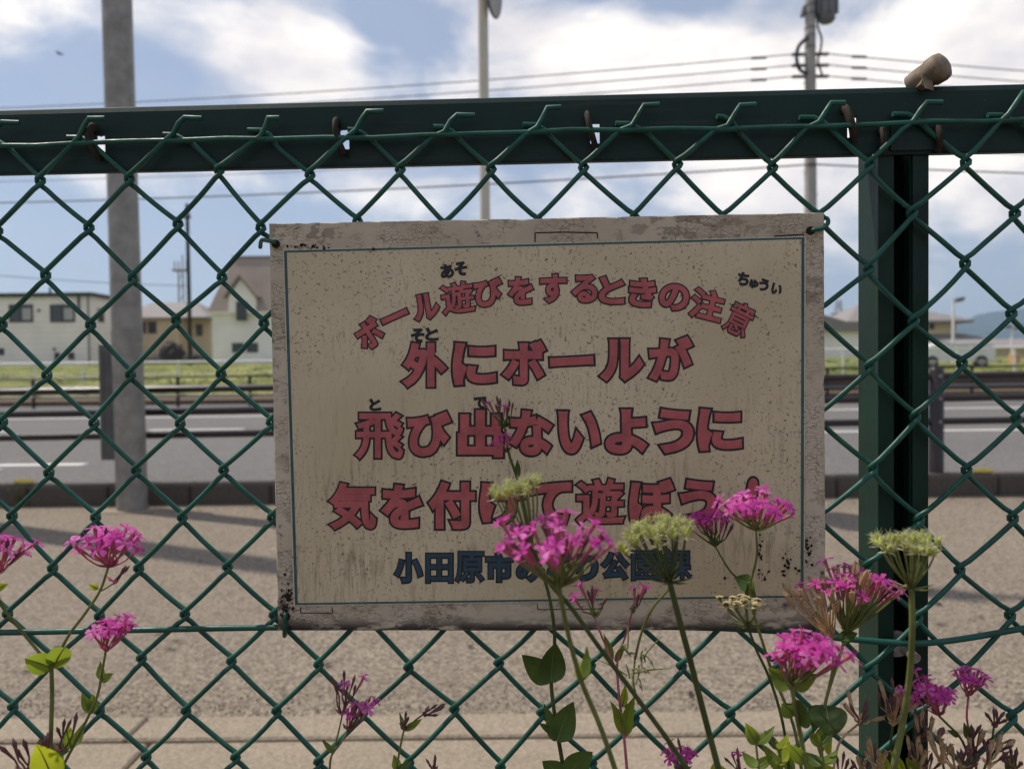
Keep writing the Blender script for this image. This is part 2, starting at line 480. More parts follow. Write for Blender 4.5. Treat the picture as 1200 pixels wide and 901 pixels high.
# crumbs of aggregate washed against the edging
mb = MB()
for i in range(1500):
    y = 2.24 + abs(rnd.gauss(0, .13)); x = rnd.uniform(-1.9, 1.9); r = rnd.uniform(.002, .0055)
    q = Quaternion((rnd.gauss(0, 1), rnd.gauss(0, 1), rnd.gauss(0, 1), rnd.gauss(0, 1))).normalized()
    vs = [Vector((x, y, .001 + r * .4)) + q @ (Vector(v) * r * rnd.uniform(.6, 1.2)) for v in ((1, 0, 0), (-1, 0, 0), (0, 1, 0), (0, -1, 0), (0, 0, 1), (0, 0, -1))]
    mb.add(vs, [(0, 2, 4), (2, 1, 4), (1, 3, 4), (3, 0, 4), (2, 0, 5), (1, 2, 5), (3, 1, 5), (0, 3, 5)])
tag(mb.build('loose_gravel', 'gravel'), 'loose gravel crumbs washed along the concrete edging of the path', 'gravel', kind='stuff')
mb = MB(); g = random.Random(77)
for k in range(70):
    x, y = g.uniform(-2.5, 2.8), g.choice((g.uniform(2.0, 5.7), g.uniform(2.2, 3.2), g.uniform(5.5, 5.78)))
    a = g.uniform(0, 6.28); L = g.uniform(.008, .03); w = L * g.uniform(.12, .4); ca, sa = math.cos(a), math.sin(a)
    pts = [(-1, 0, .1), (0, -1, .35), (1, 0, .15), (.1, 1, .3)]
    vs = [(x + p * L * ca - q * w * sa, y + p * L * sa + q * w * ca, .004 + h_ * L * .6) for p, q, h_ in pts]
    mb.add(vs, [(0, 1, 2, 3)])
tag(mb.build('leaf_litter', 'rust'), 'scattered dead leaf bits lying on the footpath', 'litter', kind='stuff')
# painted lines on the road: far edge line and lane dashes
def line(x0, x1, y, w):
    tag(MB().box((x0, y - w / 2, .001), (x1, y + w / 2, .006)).build('road_marking', 'paint'), kind='structure')
line(-50, 50, 16.5, .22)
line(4.2, 14.5, 11.25, .17)
for a, b in ((-12.4, -8.3), (-6.0, -4.45), (-2.0, 2.0)): line(a, b, 13.0, .17)
line(-6.4, -4.55, 8.35, .17); line(-9.0, -5.2, 7.95, .15)
line(-30, 30, 19.2, .12)

# ------------------------------------------------------------------ the fence
YAW = rad(-2.4)
FO = Vector((0, .64, 0))
FR = empty('chain_link_fence', FO, YAW)
tag(FR, 'green chain link fence with flat top rail along the path', 'fence')
FU = Vector((math.cos(YAW), math.sin(YAW), 0)); FN = Vector((math.sin(YAW), -math.cos(YAW), 0))   # along, towards the park
def fpx(x, y, d=0.0):            # pixel -> local fence point at d in front of the mesh plane
    r = ray(x, y); tt = ((FO + FN * d - CAM).dot(FN)) / r.dot(FN); p = CAM + r * tt - FO
    return Vector((p.dot(FU), -d, p.z))
def fworld(p): return FO + FU * p[0] - FN * p[1] + Vector((0, 0, p[2]))
HP, VP = .03727, .0402           # half pitches of the diamonds
U0, Z0 = -.3871, 1.157
def knot(k, r):
    g = random.Random(k * 977 + r * 131 + 5)
    s = 1 if r < 1 else 1.0
    return U0 + HP * k + g.gauss(0, .0017) * s, Z0 - VP * r + (.0015 if r == 0 else 0) + g.gauss(0, .0017)
RW, DEP, HK = .00215, .0027, .0027
def zig(i):
    """one zigzag wire between knot columns i and i+1"""
    pts = []
    rows = 22
    g = random.Random(i)
    for r in range(-1, rows):
        right = ((i + 1) + r) % 2 == 0
        u, z = knot(i + 1 if right else i, r)
        pts.append((u, z, right))
    out = []
    # top end: bent over against the rail
    u, z, right = pts[0]
    z = 1.1955 + g.uniform(-.002, .003)
    if right:
        L = g.uniform(.014, .024); lift = g.uniform(-.001, .006)
        out += [(u + L, -DEP - .002, z + .006 + lift), (u + L * .4, -DEP - .003, z + .0065 + lift * .7), (u + .004, -DEP - .002, z + .002), (u - .001, -DEP - .0008, z - .006)]
    else:
        L = g.uniform(.008, .016)
        out += [(u - L, DEP, z - .001), (u - .003, DEP + .001, z - .001), (u + .004, DEP, z - .005)]
    seq = pts[1:]
    bows = [g.gauss(.0009, .0007) for _ in seq]
    prev = pts[0]
    for j, (u, z, right) in enumerate(seq):
        # a leg runs from prev knot (above) down to this one. going down-left legs (prev right -> left) lie in front
        front = prev[2]
        yv = -DEP if front else DEP
        n = 5
        pu, pz = prev[0], prev[1]
        if j > 0 or True:
            for k in range(1, n + 1):
                tt = k / (n + 1)
                x0 = pu + (HK if prev[2] else -HK); x1 = u + (HK if right else -HK)
                bow = math.sin(tt * math.pi) * bows[j] * (1 if front else -1)
                if j == 0 and tt < .25: continue
                out.append((x0 + (x1 - x0) * tt + bow, yv, pz + (z - pz) * tt))
        # bend
        xs_ = u + (HK if right else -HK)
        sgn = 1 if right else -1
        out.append((xs_ - sgn * .0012, yv * .75, z + .0022))
        out.append((xs_, 0, z))
        out.append((xs_ - sgn * .0012, -yv * .75, z - .0022))
        prev = (u, z, right)
    return out
for i in range(-35, 73):
    MB().tube(zig(i), RW, 7, 0).build('wire', 'wire', FR)
# tension wires
g = random.Random(3)
mb = MB()
pts = []
for k in range(-42, 61):
    u = k * .04 - .03
    pts.append((u, -DEP - .0005 + .0006 * math.sin(k * 1.9), 1.1865 + .0008 * math.sin(k * .8) - .0006 * math.sin(k * 2.7)))
mb.tube(pts, .0021, 8).build('tension_wire', 'wire', FR)
tw = [fpx(x, y, .004) for x, y in ((0, 741), (160, 738), (320, 735), (600, 735), (850, 736), (920, 740), (1000, 749), (1090, 753), (1130, 748), (1200, 736))]
zl = tw[0].z; zr = tw[-1].z
tw = [Vector((-1.69, -.004, zl + .004)), Vector((-1.0, -.004, zl + .001))] + tw + [Vector((.9, -.004, zr - .004)), Vector((1.6, -.004, zr + .002)), Vector((2.31, -.004, zr))]
MB().tube(smooth(tw, 5), .0026, 8).build('tension_wire', 'wire', FR)
# top rail: pressed steel angle with clip slots. the front plate is pieced round the slots
ZB, ZT = 1.1665, 1.2215
rail = MB()
yf, th = .0075, .0024
slots = [fpx(x, 165).x for x in (112, 410, 706, 1003)]
step = (slots[-1] - slots[0]) / 3
slots = [slots[0] + step * k for k in range(-6, 14)]
sw, s0, s1 = [.0075] * 20, 1.1795, 1.1965
def strip(u0, u1, z0, z1):
    rail.box((u0, yf, z0), (u1, yf + th, z1))
UA, UB = -1.74, 2.36
# pressed profile: lower plate, shallow step, upper plate, rolled top and back flange
rail.prism([(yf + .0028, s1), (yf + .0028, 1.2155), (yf + .0045, 1.2195), (yf + .009, ZT), (yf + .034, ZT), (yf + .036, 1.2195), (yf + .036, 1.206), (yf + .0336, 1.206), (yf + .0336, 1.2191), (yf + .0095, 1.2191), (yf + .0065, 1.2178), (yf + .0052, 1.2150), (yf + .0052, s1)], 0, UA, UB)
strip(UA, UB, ZB, s0)
rail.box((UA, yf + .0005, ZB - .0012), (UB, yf + .006, ZB))
cur = UA
for u in slots:
    strip(cur, u - .0038, s0, s1 + .001); cur = u + .0038
strip(cur, UB, s0, s1 + .001)
rail.build('top_rail', 'rail', FR)
for u in slots:
    mb = MB()
    mb.tube(smooth([(u - .0060, yf + .012, 1.202), (u - .0062, yf - .004, 1.2005), (u - .0052, yf - .0088, 1.1925), (u - .0020, yf - .0072, 1.1815), (u + .0002, yf - .003, 1.1755)], 4), .0025, 8, 0, True, 1.7)
    mb.build('rail_clip', 'rust', FR)
# posts: lipped channels open towards the park
PU = (fpx(1029, 450, -.0105).x + fpx(1088, 450, -.0105).x) / 2
for u in (PU - 2.0, PU, PU + 2.0):
    mb = MB()
    hw, lip, dp, tk = (fpx(1088, 450, -.0105).x - fpx(1029, 450, -.0105).x) / 2, .0125, .040, .0028
    y0 = .0105
    prof = [(-hw, y0), (-hw + lip, y0), (-hw + lip, y0 + tk), (-hw + tk, y0 + tk), (-hw + tk, y0 + dp - tk), (hw - tk, y0 + dp - tk), (hw - tk, y0 + tk), (hw - lip, y0 + tk), (hw - lip, y0), (hw, y0), (hw, y0 + dp), (-hw, y0 + dp)]
    mb.prism([(u + a, b) for a, b in prof], 2, .10, 1.1795)
    # returned edges of the lips
    mb.box((u - hw + lip - .0012, y0 + tk, .1), (u - hw + lip + .0012, y0 + .014, 1.1795))
    mb.box((u + hw - lip - .0012, y0 + tk, .1), (u + hw - lip + .0012, y0 + .014, 1.1795))
    po = mb.build('post', 'post', FR)
    gp = MB().box((u - .012, yf - .0021, 1.168), (u + .026, yf - .0003, 1.1885)).build('joint_plate', 'rail', po)
    # hook bolt with hex nut in the open side
    bz = fpx(1045, 764).z; bu = u - .001
    nut = MB()
    hexp = [(bu + .0078 * math.cos(k * math.pi / 3 + .3), bz + .0078 * math.sin(k * math.pi / 3 + .3)) for k in range(6)]
    nut.prism(hexp, 1, y0 + .0005, y0 + .008)
    nut.tube([(bu, y0 + .03, bz), (bu + .0035, y0 - .005, bz - .002), (bu + .005, y0 - .014, bz - .004)], .0042, 10)
    nut.disc((bu, y0 + .010, bz), (0, 1, 0), .011, .003, 16)
    nut.build('bolt', 'steel', po)
    for sx in (-.020, .0235):
        MB().tube(smooth([(u + sx, yf + .004, 1.184), (u + sx, yf - .006, 1.182), (u + sx + .0005, yf - .006, 1.172), (u + sx + .001, yf - .001, 1.167)], 3), .0024, 6, 0, True, 1.8).build('rail_clip', 'rust', po)
# weathered clamp head sitting on the rail
cl = fpx(1090, 84, -.015)
cu, cz = cl.x, 1.2222
ce = empty('cap_clamp', fworld((cu, .02, cz)), YAW)
tag(ce, 'tan weathered clamp with rounded head on top of the green rail', 'clamp')
ax = Vector((.55, -.75, .30)).normalized()
hc = Vector((.000, -.013, .0085))
pr = [(-.021, .0085), (-.012, .0098), (-.004, .0100), (-.003, .0112), (.004, .0115), (.0075, .0105), (.0095, .0065), (.0104, .001)]
mb = MB(); mb.tube([hc + ax * a for a, _ in pr], [b for _, b in pr], 18).build('clamp_head', 'tan', ce)
st = MB()
st.prism([(-.013, -.003), (-.003, .017), (.006, .0185), (.008, .015), (.0005, .0125), (-.0075, -.006)], 1, -.016, -.003)
st.add([(-.012, -.0158, .004), (-.005, -.0158, .012), (-.0035, -.0185, -.009), (-.0095, -.0185, -.007), (-.012, -.0143, .004), (-.005, -.0143, .012), (-.0035, -.017, -.009), (-.0095, -.017, -.007)],
       [(0, 1, 2, 3), (7, 6, 5, 4), (0, 4, 5, 1), (1, 5, 6, 2), (2, 6, 7, 3), (3, 7, 4, 0)])
st.build('strap', 'tan', ce)

# ------------------------------------------------------------------ the notice board
BD, BT = .0068, .0095            # back of the board in front of the mesh plane, thickness
DF = BD + BT
SG = empty('notice_board', fworld((.0262, -BD, .783)), YAW)
tag(SG, 'weathered white wooden board with Japanese ball play notice wired to the fence', 'sign')
SO = Vector((.0262, -BD, .783))  # fence-local origin of the board, so its own material still sees fence-local heights
SG.location = fworld((0, 0, 0))
def quad(px, d): return [fpx(x, y, d) for x, y in px]
fr4 = quad([(315, 262), (966, 249), (968, 738.5), (325.5, 739)], DF)
mb = MB()
N1, N2 = 90, 66
def bil(q, s_, t_):
    return q[0] * (1 - s_) * (1 - t_) + q[1] * s_ * (1 - t_) + q[2] * s_ * t_ + q[3] * (1 - s_) * t_
gb = random.Random(11)
# front face as a ragged-edged slab
edge = []
for q0, q1, nn in ((0, 1, 60), (1, 2, 44), (2, 3, 60), (3, 0, 44)):
    for k in range(nn):
        p = fr4[q0].lerp(fr4[q1], k / nn); j = gb.gauss(0, .00022) + (gb.gauss(0, .0006) if gb.random() < .12 else 0)
        nrm2 = (Vector((.0262, p.y, .951)) - p); nrm2.normalize()
        edge.append(p + nrm2 * abs(j) * (1 if k else 0))
ne = len(edge)
ctr = Vector((.0262, -DF, .951))
inner = [p + (ctr - p).normalized() * .0009 for p in edge]
fe = [Vector((p.x, -DF + .0008, p.z)) for p in edge]; be = [Vector((p.x, -BD, p.z)) for p in edge]
vs = inner + fe + be
fs = [tuple(range(ne)), tuple(range(3 * ne - 1, 2 * ne - 1, -1))]
for i in range(ne):
    j = (i + 1) % ne
    fs += [(i, ne + i, ne + j, j), (ne + i, 2 * ne + i, 2 * ne + j, ne + j)]
mb.add(vs, fs)
board = mb.build('board', 'board', SG)
shq = quad([(331.5, 293), (944, 277), (943, 700.5), (344.5, 709.5)], DF)
mb = MB()
D1 = DF + .0006
vs = [Vector((p.x, -D1, p.z)) for p in shq] + [Vector((p.x, -DF + .0002, p.z)) for p in shq]
mb.add(vs, [(0, 1, 2, 3), (0, 4, 5, 1), (1, 5, 6, 2), (2, 6, 7, 3), (3, 7, 4, 0)])
sheet = mb.build('printed_sheet', 'sheet', SG)
# teal border line
mb = MB()
q = [Vector((p.x, -D1 - .00012, p.z)) for p in shq]
cc = sum(q, Vector()) / 4
o_ = [p + (cc - p).normalized() * .0013 for p in q]; i_ = [p + (cc - p).normalized() * .0041 for p in q]
mb.add(o_ + i_, [(k, (k + 1) % 4, (k + 1) % 4 + 4, k + 4) for k in range(4)])
mb.build('border_line', 'teal', sheet)
# lettering
DG = bpy.context.evaluated_depsgraph_get()
def glyph(ch, bevel):
    c = bpy.data.curves.new('glyph', 'FONT'); c.body = ch; c.bevel_depth = bevel; c.bevel_resolution = 1; c.resolution_u = 5
    o = bpy.data.objects.new('glyph', c); COL.objects.link(o)
    dg = bpy.context.evaluated_depsgraph_get(); dg.update()
    me = bpy.data.meshes.new_from_object(o.evaluated_get(dg))
    v = [x.co.copy() for x in me.vertices]; f = [tuple(p.vertices) for p in me.polygons]
    bpy.data.objects.remove(o); bpy.data.curves.remove(c); bpy.data.meshes.remove(me)
    return v, f
GC = {}
def put(mb, ch, cx, cy, w, h, rot, inset, bevel, layer):
    """one character with its outer edge on a photo box; the inner layer uses the outer layer's frame"""
    key = (ch, bevel)
    if key not in GC: GC[key] = glyph(ch, bevel)
    ko = (ch, outer_b)
    if ko not in GC: GC[ko] = glyph(ch, outer_b)
    ov = GC[ko][0]
    x0, x1 = min(v.x for v in ov), max(v.x for v in ov); y0, y1 = min(v.y for v in ov), max(v.y for v in ov)
    vs, fs = GC[key]
    ca, sa = math.cos(rad(rot)), math.sin(rad(rot))
    out = []
    zz = [v.z for v in vs]; z1 = max(zz) or 1
    for v in vs:
        a = ((v.x - x0) / (x1 - x0) - .5) * w; b = ((v.y - y0) / (y1 - y0) - .5) * h
        p = fpx(cx + a * ca - b * sa, cy - (a * sa + b * ca), D1)
        out.append((p.x, -D1 - .00008 - layer - .00010 * max(-1, min(1, v.z / z1)), p.z))
    mb.add(out, fs)
DENSE = {'意': .35, '園': .25, '課': .30, '原': .5, '田': .6, '遊': .5, '飛': .5, '注': .8, '気': .75}    # crowded characters take a thinner stroke
def lines(name, items, fill, bo, bi):
    """each character is one object: dark outline and coloured fill"""
    global outer_b
    bo0, bi0 = bo, bi
    for ch, x0, x1, y0, y1, rot in items:
        k_ = DENSE.get(ch, 1.0)
        bo = bo0 * (k_ + 1) / 2 * (.9 if k_ < 1 else 1); bi = bi0 * k_ if bi0 is not None else None
        outer_b = bo
        a = ((x0 + x1) / 2, (y0 + y1) / 2, x1 - x0, y1 - y0, rot)
        mb = MB()
        put(mb, ch, *a, 0, bo, 0.00012)
        nf = len(mb.f)
        if bi is not None:
            put(mb, ch, *a, 0, bi, .0004)
            for k in range(nf, len(mb.f)): mb.mi[k] = 1
        mb.build(name, ['black', fill], sheet)
def cen(ch, cx, cy, w, h, rot): return (ch, cx - w / 2, cx + w / 2, cy - h / 2, cy + h / 2, rot)
BO, BI = .094, .050
lines('title_letter', [cen('ボ', 432.5, 391, 36, 37, 33), cen('ー', 462.5, 371, 36, 10, 24), cen('ル', 499, 360, 35, 34, 10), cen('遊', 536.5, 349.5, 43, 41, 7), cen('び', 572.5, 342.5, 37, 37, 4),
      cen('を', 610, 341, 34, 36, 3), cen('す', 648.5, 338.5, 34, 37, 1), cen('る', 684.5, 338.5, 34, 36, 0), cen('と', 717, 340, 34, 36, -2), cen('き', 753, 343, 36, 37, -4), cen('の', 790, 348.5, 38, 35, -9),
      cen('注', 828, 357.5, 43, 40, -14), cen('意', 867, 374, 41, 42, -26)], 'red', .088, .042)
lines('text_letter', [('外', 467, 527, 399, 457, 0), ('に', 528, 584, 399, 454, 0), ('ボ', 585, 643, 396, 453, 0), ('ー', 642, 698, 415.5, 431, 3), ('ル', 699, 757, 395, 450, 0), ('が', 757, 815, 391, 449, 0)], 'red', BO, BI)
lines('text_letter', [('飛', 413, 475, 481, 541, 0), ('び', 475, 532, 479, 537, 0), ('出', 534, 592, 478, 538, 0), ('な', 593, 651, 478, 536, 0), ('い', 651, 706, 479, 534, 0), ('よ', 707, 762, 477, 534, 0), ('う', 762, 815, 476, 534, 0), ('に', 815, 872, 476, 531, 0)], 'red', BO, BI)
lines('text_letter', [('気', 382, 443, 563, 623, 0), ('を', 443, 498, 565, 621, 0), ('付', 499, 559, 561, 622, 0), ('け', 560, 617, 563, 618, 0), ('て', 618, 672, 562, 617, 0), ('遊', 672, 735, 558, 618, 0), ('ぼ', 735, 793, 558, 616, 0), ('う', 793, 842, 559, 616, 0), ('!', 872, 889, 557, 612, -6)], 'red', BO, BI)
lines('signature_letter', [('小', 460, 497, 646, 684, 0), ('田', 498, 532, 647, 684, 0), ('原', 532, 569, 645, 684, 0), ('市', 568, 604, 645, 683, 0), ('み', 604, 639, 646, 683, 0), ('ど', 640, 672, 645, 682, 0), ('り', 674, 702, 645, 682, 0), ('公', 702, 739, 645, 681, 0), ('園', 739, 776, 644, 681, 0), ('課', 776, 812, 642, 680, 0)], 'blue', .088, .040)
lines('furigana_letter', [cen('あ', 524, 318, 16, 17, 7), cen('そ', 540, 315, 15, 17, 7), cen('ち', 871, 327, 14, 16, -12), cen('ゅ', 883.5, 333, 11, 11, -12), cen('う', 895, 334, 12, 15, -14), cen('い', 910, 339, 13, 13, -16), cen('そ', 489.5, 393, 16, 17, 0), cen('と', 506, 391.5, 16, 16, 0), cen('と', 439.5, 474, 14, 15, 4), cen('で', 563, 472, 16, 15, 0)], 'sheet', .062, None)
# thin dark outlines of old fixing tape on the board
def trace(px, w=1.1):
    mb = MB()
    for (a, b), (c, d) in zip(px[:-1], px[1:]):
        p, q_ = fpx(a, b, DF), fpx(c, d, DF)
        t_ = (q_ - p).normalized(); nn = Vector((-t_.z, 0, t_.x)) * (w * .00034)
        y = Vector((0, -.00015, 0))
        mb.add([p + nn + y, q_ + nn + y, q_ - nn + y, p - nn + y], [(0, 1, 2, 3)])
    mb.build('tape_outline', 'mould', board)
trace([(627, 284), (627, 273), (660, 272.2), (700, 273), (700, 279)], 1.5)
trace([(907, 277), (941, 275), (943, 279), (942, 350)], 1.6)
trace([(352, 711), (352.5, 718), (390, 718), (389, 711)]); trace([(630, 708), (630, 714), (706, 713), (706, 706)])
# mould blots: irregular little stains
def blot(cx, cy, w, h, seed, n=14, d=DF):
    g_ = random.Random(seed); mb = MB()
    for k in range(n):
        x = cx + g_.gauss(0, w * .32); y = cy + g_.gauss(0, h * .32); r = g_.uniform(.35, 2.0)
        m_ = 9; ring = [fpx(x + r * g_.uniform(.6, 1.3) * math.cos(2 * math.pi * i / m_) * g_.uniform(.7, 1.2), y + r * g_.uniform(.7, 1.5) * math.sin(2 * math.pi * i / m_), d) for i in range(m_)]
        yy = -d - .00016 - k * .00002
        mb.add([(p.x, yy, p.z) for p in ring], [tuple(range(m_))])
    mb.build('mould_stain', 'mould', board)
blot(365, 289, 36, 4, 1, 26); blot(337, 705, 16, 44, 2, 60); blot(892, 645, 9, 26, 3, 18, D1 + .0003); blot(922, 662, 18, 18, 4, 22, D1 + .0003); blot(893, 672, 10, 12, 5, 12, D1 + .0003); blot(948, 650, 10, 36, 6, 26); blot(868, 680, 30, 12, 7, 12, D1 + .0003)
blot(440, 292, 5, 3, 8, 3, D1 + .0003)
# corner eyelets and tie wires
for x, y in ((323.5, 286), (949.5, 270.5), (335.5, 722), (957, 722)):
    p = fpx(x, y, DF)
    mb = MB(); mb.tube([p + Vector((0, .001, 0)), p + Vector((0, -.0012, 0))], .0033, 14)
    mb.tube([p + Vector((0, -.0012, 0)), p + Vector((0, -.0018, 0))], .0016, 10)
    mb.build('eyelet', 'mould', board)
def tie(px):
    MB().tube(smooth([fpx(x, y, d) for x, y, d in px], 5), .0017, 8).build('tie_wire', 'wire', SG)
tie([(324, 286, DF - .002), (321, 284, DF + .003), (313, 282, DF), (306, 283, .004), (305, 290, -.004)])
tie([(949, 271, DF - .002), (954, 269.5, DF + .003), (963, 268, DF + .003), (970, 262, DF - .004), (969, 256, .004), (963, 255, -.003)])
tie([(335, 717, DF - .002), (334.5, 720, DF + .003), (334, 732, DF + .003), (333.5, 742, DF), (334, 744, .004), (336, 738, -.004)])
tie([(957, 717, DF - .002), (957, 722, DF + .003), (958, 735, DF + .003), (959, 743, DF - .004), (958, 740, -.003)])

# ------------------------------------------------------------------ along the kerb
def hz(x): return 428.4 + (600 - x) * .01134         # pixel row of the horizon
# tall galvanised pole with a cabinet
pb, pt = at(155, 592, 5.62), at(137, 0, 5.62)
pb.z = 0; top = pb + (pt - pb) * ((8.4) / (pt.z - pb.z))
lp = tag(empty('lamp_pole', pb), 'thick galvanised grey pole with cabinet standing by the kerb', 'pole')
rel = lambda k: (top - pb) * k
MB().tube([rel(0), rel(.3), rel(.6), rel(1)], [.104, .101, .097, .088], 28).build('pole', 'galv', lp)
MB().bev((-.21, -.02, .36), (-.02, .16, 1.19), .008).build('cabinet', 'dkbox', lp)
MB().box((-.200, -.0235, .40), (-.175, -.0205, 1.15)).build('door_strip', 'dkbox', lp)
MB().tube([(-.09, -.02, 1.06), (-.09, -.033, 1.06)], .009, 10).build('lock', 'galv', lp)
mb = MB(); ring = [(.24 * math.cos(a) * (1 + .12 * math.sin(3 * a)), .10 * math.sin(a) - .06, .006) for a in [2 * math.pi * k / 24 for k in range(24)]]
mb.add(ring + [(x * 1.03, y * 1.03, -.02) for x, y, z in ring], [tuple(range(24))] + [(k, (k + 1) % 24, (k + 1) % 24 + 24, k + 24) for k in range(24)])
mb.build('mortar_collar', 'concrete', lp)
for zz in (1.24, 2.5): MB().tube([rel(zz / 8.4 - .004), rel(zz / 8.4 + .004)], .107, 28).build('band', 'galv', lp)
arm = [rel(.97), rel(.985) + Vector((.5, -.1, .35)), rel(1) + Vector((1.3, -.25, .45))]
MB().tube(smooth(arm, 4), .04, 10).build('arm', 'galv', lp)
MB().bev(tuple(arm[2] + Vector((-.1, -.14, -.07))), tuple(arm[2] + Vector((.6, .14, .05))), .03).build('lamp_head', 'galv', lp)
# utility pole outside the picture whose shadow crosses the path
def tapered_pole(name, base, h, r0_, r1_, mat, label, cat, group=None):
    e = tag(empty(name, base), label, cat, group)
    MB().tube([(0, 0, -.3), (0, 0, h * .5), (0, 0, h)], [r0_, (r0_ + r1_) / 2, r1_], 20).build('pole', mat, e)
    return e
e = tapered_pole('kerb_pole', (-5.35, 5.98, 0), 9.5, .165, .12, 'conc_pole', 'stout concrete pole standing at the kerb beyond the grey lamp pole', 'pole')
MB().tube([(0, 0, 1.5), (0, 0, 1.9)], .168, 20).build('wrap', 'dkbox', e)
# brown pipe guard rail
GR = tag(empty('pipe_guardrail', (0, 5.98, 0)), 'dark brown three pipe guardrail along the near kerb', 'guardrail')
slope = .0062
PX = at(1097, 500, 5.98).x
posts = [PX + 2.035 * k for k in range(-9, 6)]
for z in (.865, .695, .520):
    x0, x1 = posts[0] - .3, posts[-1] + .3
    MB().tube([(x0, 0, z + slope * x0), (x1, 0, z + slope * x1)], .027, 14).build('pipe', 'brown', GR)
for x in posts:
    zt = .925 + slope * x
    p = MB().tube([(x, .0, -.2), (x, .0, zt - .01), (x, 0, zt)], [.054, .054, .046], 18).build('post', 'brown', GR)
    for z in (.865, .695, .520):
        MB().tube([(x, -.054, z + slope * x), (x, -.064, z + slope * x)], .011, 8).build('bolt', 'steel', p)
for px, py, w_ in ((28, 562, 'the grey lamp pole'), (1152, 544, 'the fence post')):
    p = at(px, py + 5, 5.9); 
    e = tag(empty('kerb_reflector', (p.x, 5.9, .152)), 'yellow oval kerb reflector on the kerb in line with ' + w_, 'reflector', 'yellow reflectors on the kerb')
    mb = MB(); mb.tube([(-.075, 0, .016), (-.062, 0, .018), (0, 0, .02), (.062, 0, .018), (.075, 0, .016)], [.010, .019, .024, .019, .010], 12); mb.build('lens', 'yellow', e)
    MB().box((-.06, -.02, 0), (.06, .02, .006)).build('base', 'dkbox', e)
# cream sign pole with a round sign seen nearly edge-on
cb = at(568.5, 300, 6.0); ct_ = at(566, 0, 6.0)
cb.z = 0
sp_ = tag(empty('sign_pole', cb), 'slim cream sign pole with round sign, base hidden behind the notice board', 'pole')
MB().tube([(0, 0, 0), (ct_.x - cb.x, 0, 4.6)], .039, 18).build('pole', 'cream', sp_)
dn = Vector((math.cos(rad(12)), -math.sin(rad(12)), 0))
dz = at(577, -30, 6.0).z; dx = at(577, 0, 6.0).x - cb.x
MB().disc((dx, -.0, dz), dn, .30, .012, 40).build('round_sign', 'galv', sp_)
mb = MB(); mb.tube([Vector((dx, 0, dz)) + Vector((dn.y, -dn.x, 0)) * .3 * math.cos(a) + Vector((0, 0, .3 * math.sin(a))) for a in [2 * math.pi * k / 40 for k in range(41)]], .011, 8); mb.build('sign_rim', 'insul', sp_)
MB().box((.0, -.02, dz - .12), (dx + .02, .02, dz - .09)).build('bracket', 'insul', sp_)
# small weed at the foot of the kerb
def weed(base, h, n, seed, label, spread=.5):
    g = random.Random(seed)
    e = tag(empty('kerb_weed', base), label, 'weed')
    for k in range(n):
        a = g.uniform(0, 6.28); s_ = g.uniform(.1, spread); L = h * g.uniform(.55, 1)
        tip = Vector((math.cos(a) * s_ * L, math.sin(a) * s_ * L, L))
        MB().tube(smooth([(0, 0, -.01), tip * .5 + Vector((0, 0, .12 * L)), tip], 4), [.003] * 8 + [.0015], 5).build('stem', 'stem', e)
        for j in range(6):
            t_ = g.uniform(.3, 1); p = tip * t_; d = Vector((g.gauss(0, 1), g.gauss(0, 1), g.gauss(0, .6))).normalized() * h * .12
            w = d.cross(Vector((0, 0, 1))).normalized() * h * .035
            MB().add([p, p + d * .5 + w, p + d, p + d * .5 - w], [(0, 1, 2, 3)]) if False else None
            m_ = MB(); m_.add([p, p + d * .5 + w, p + d, p + d * .5 - w], [(0, 1, 2, 3)]); m_.build('leaf', 'bud' if j % 2 else 'leaf', e)
wp = on_ground(12, 596); weed((wp.x, 5.79, 0), .20, 7, 5, 'small scraggly weed growing at the foot of the kerb')

# ------------------------------------------------------------------ across the road
FG = tag(empty('far_guardrail', (0, 21, 0)), 'dark pipe guardrail along the far side of the road', 'guardrail')
FX = at(207, 440, 21).x
for z, r in ((.80, .03), (.55, .035), (.30, .03)):
    MB().tube([(-34, 0, z - .05), (34, 0, z + .08)], r, 8).build('pipe', 'brown' if z > .5 else 'insul', FG)
for k in range(-9, 26):
    x = FX + 1.93 * k
    MB().tube([(x, .05, -.2), (x, .05, .80 + x * .002)], .045, 10).build('post', 'brown', FG)
def white_fence(name, Y, x0, x1, zt, zb, step, label):
    e = tag(empty(name, (0, Y, 0)), label, 'fence')
    MB().tube([(x0, 0, zt), (x1, 0, zt)], .045, 8).build('rail', 'white', e)
    MB().tube([(x0, 0, (zt + zb) / 2), (x1, 0, (zt + zb) / 2)], .012, 6).build('rail', 'white', e)
    x = x0
    while x < x1:
        MB().tube([(x, .06, zb), (x, .06, zt)], .04, 8).build('post', 'white', e); x += step
white_fence('bank_fence', 33, -28, -7, 1.31, .4, 2.0, 'low white pipe fence on the grassy bank in front of the houses')
white_fence('yard_fence', 33, 11.5, 32, 1.52, .4, 2.4, 'white pipe fence in front of the parked van')
# low grey wall and grass tufts on the bank
tag(MB().box((9, 24.2, -.2), (40, 24.5, .45)).build('bank_wall', 'kerb'), 'low weathered concrete wall at the foot of the right bank', 'wall')
mb = MB(); g = random.Random(21)
for k in range(9000):
    x = g.uniform(-30, 30); y = g.uniform(27, 46)
    z = ground_z(y); h = g.uniform(.03, .11); a = g.uniform(0, 3.14); w = .05
    dx_, dy_ = math.cos(a) * w, math.sin(a) * w; lx, ly = g.gauss(0, .1), g.gauss(0, .1)
    mb.add([(x - dx_, y - dy_, z - .05), (x + dx_, y + dy_, z - .05), (x + lx, y + ly, z + h)], [(0, 1, 2)])
tag(mb.build('bank_grass', 'grass'), 'rough yellow green grass on the bank beyond the road', 'grass', kind='stuff')

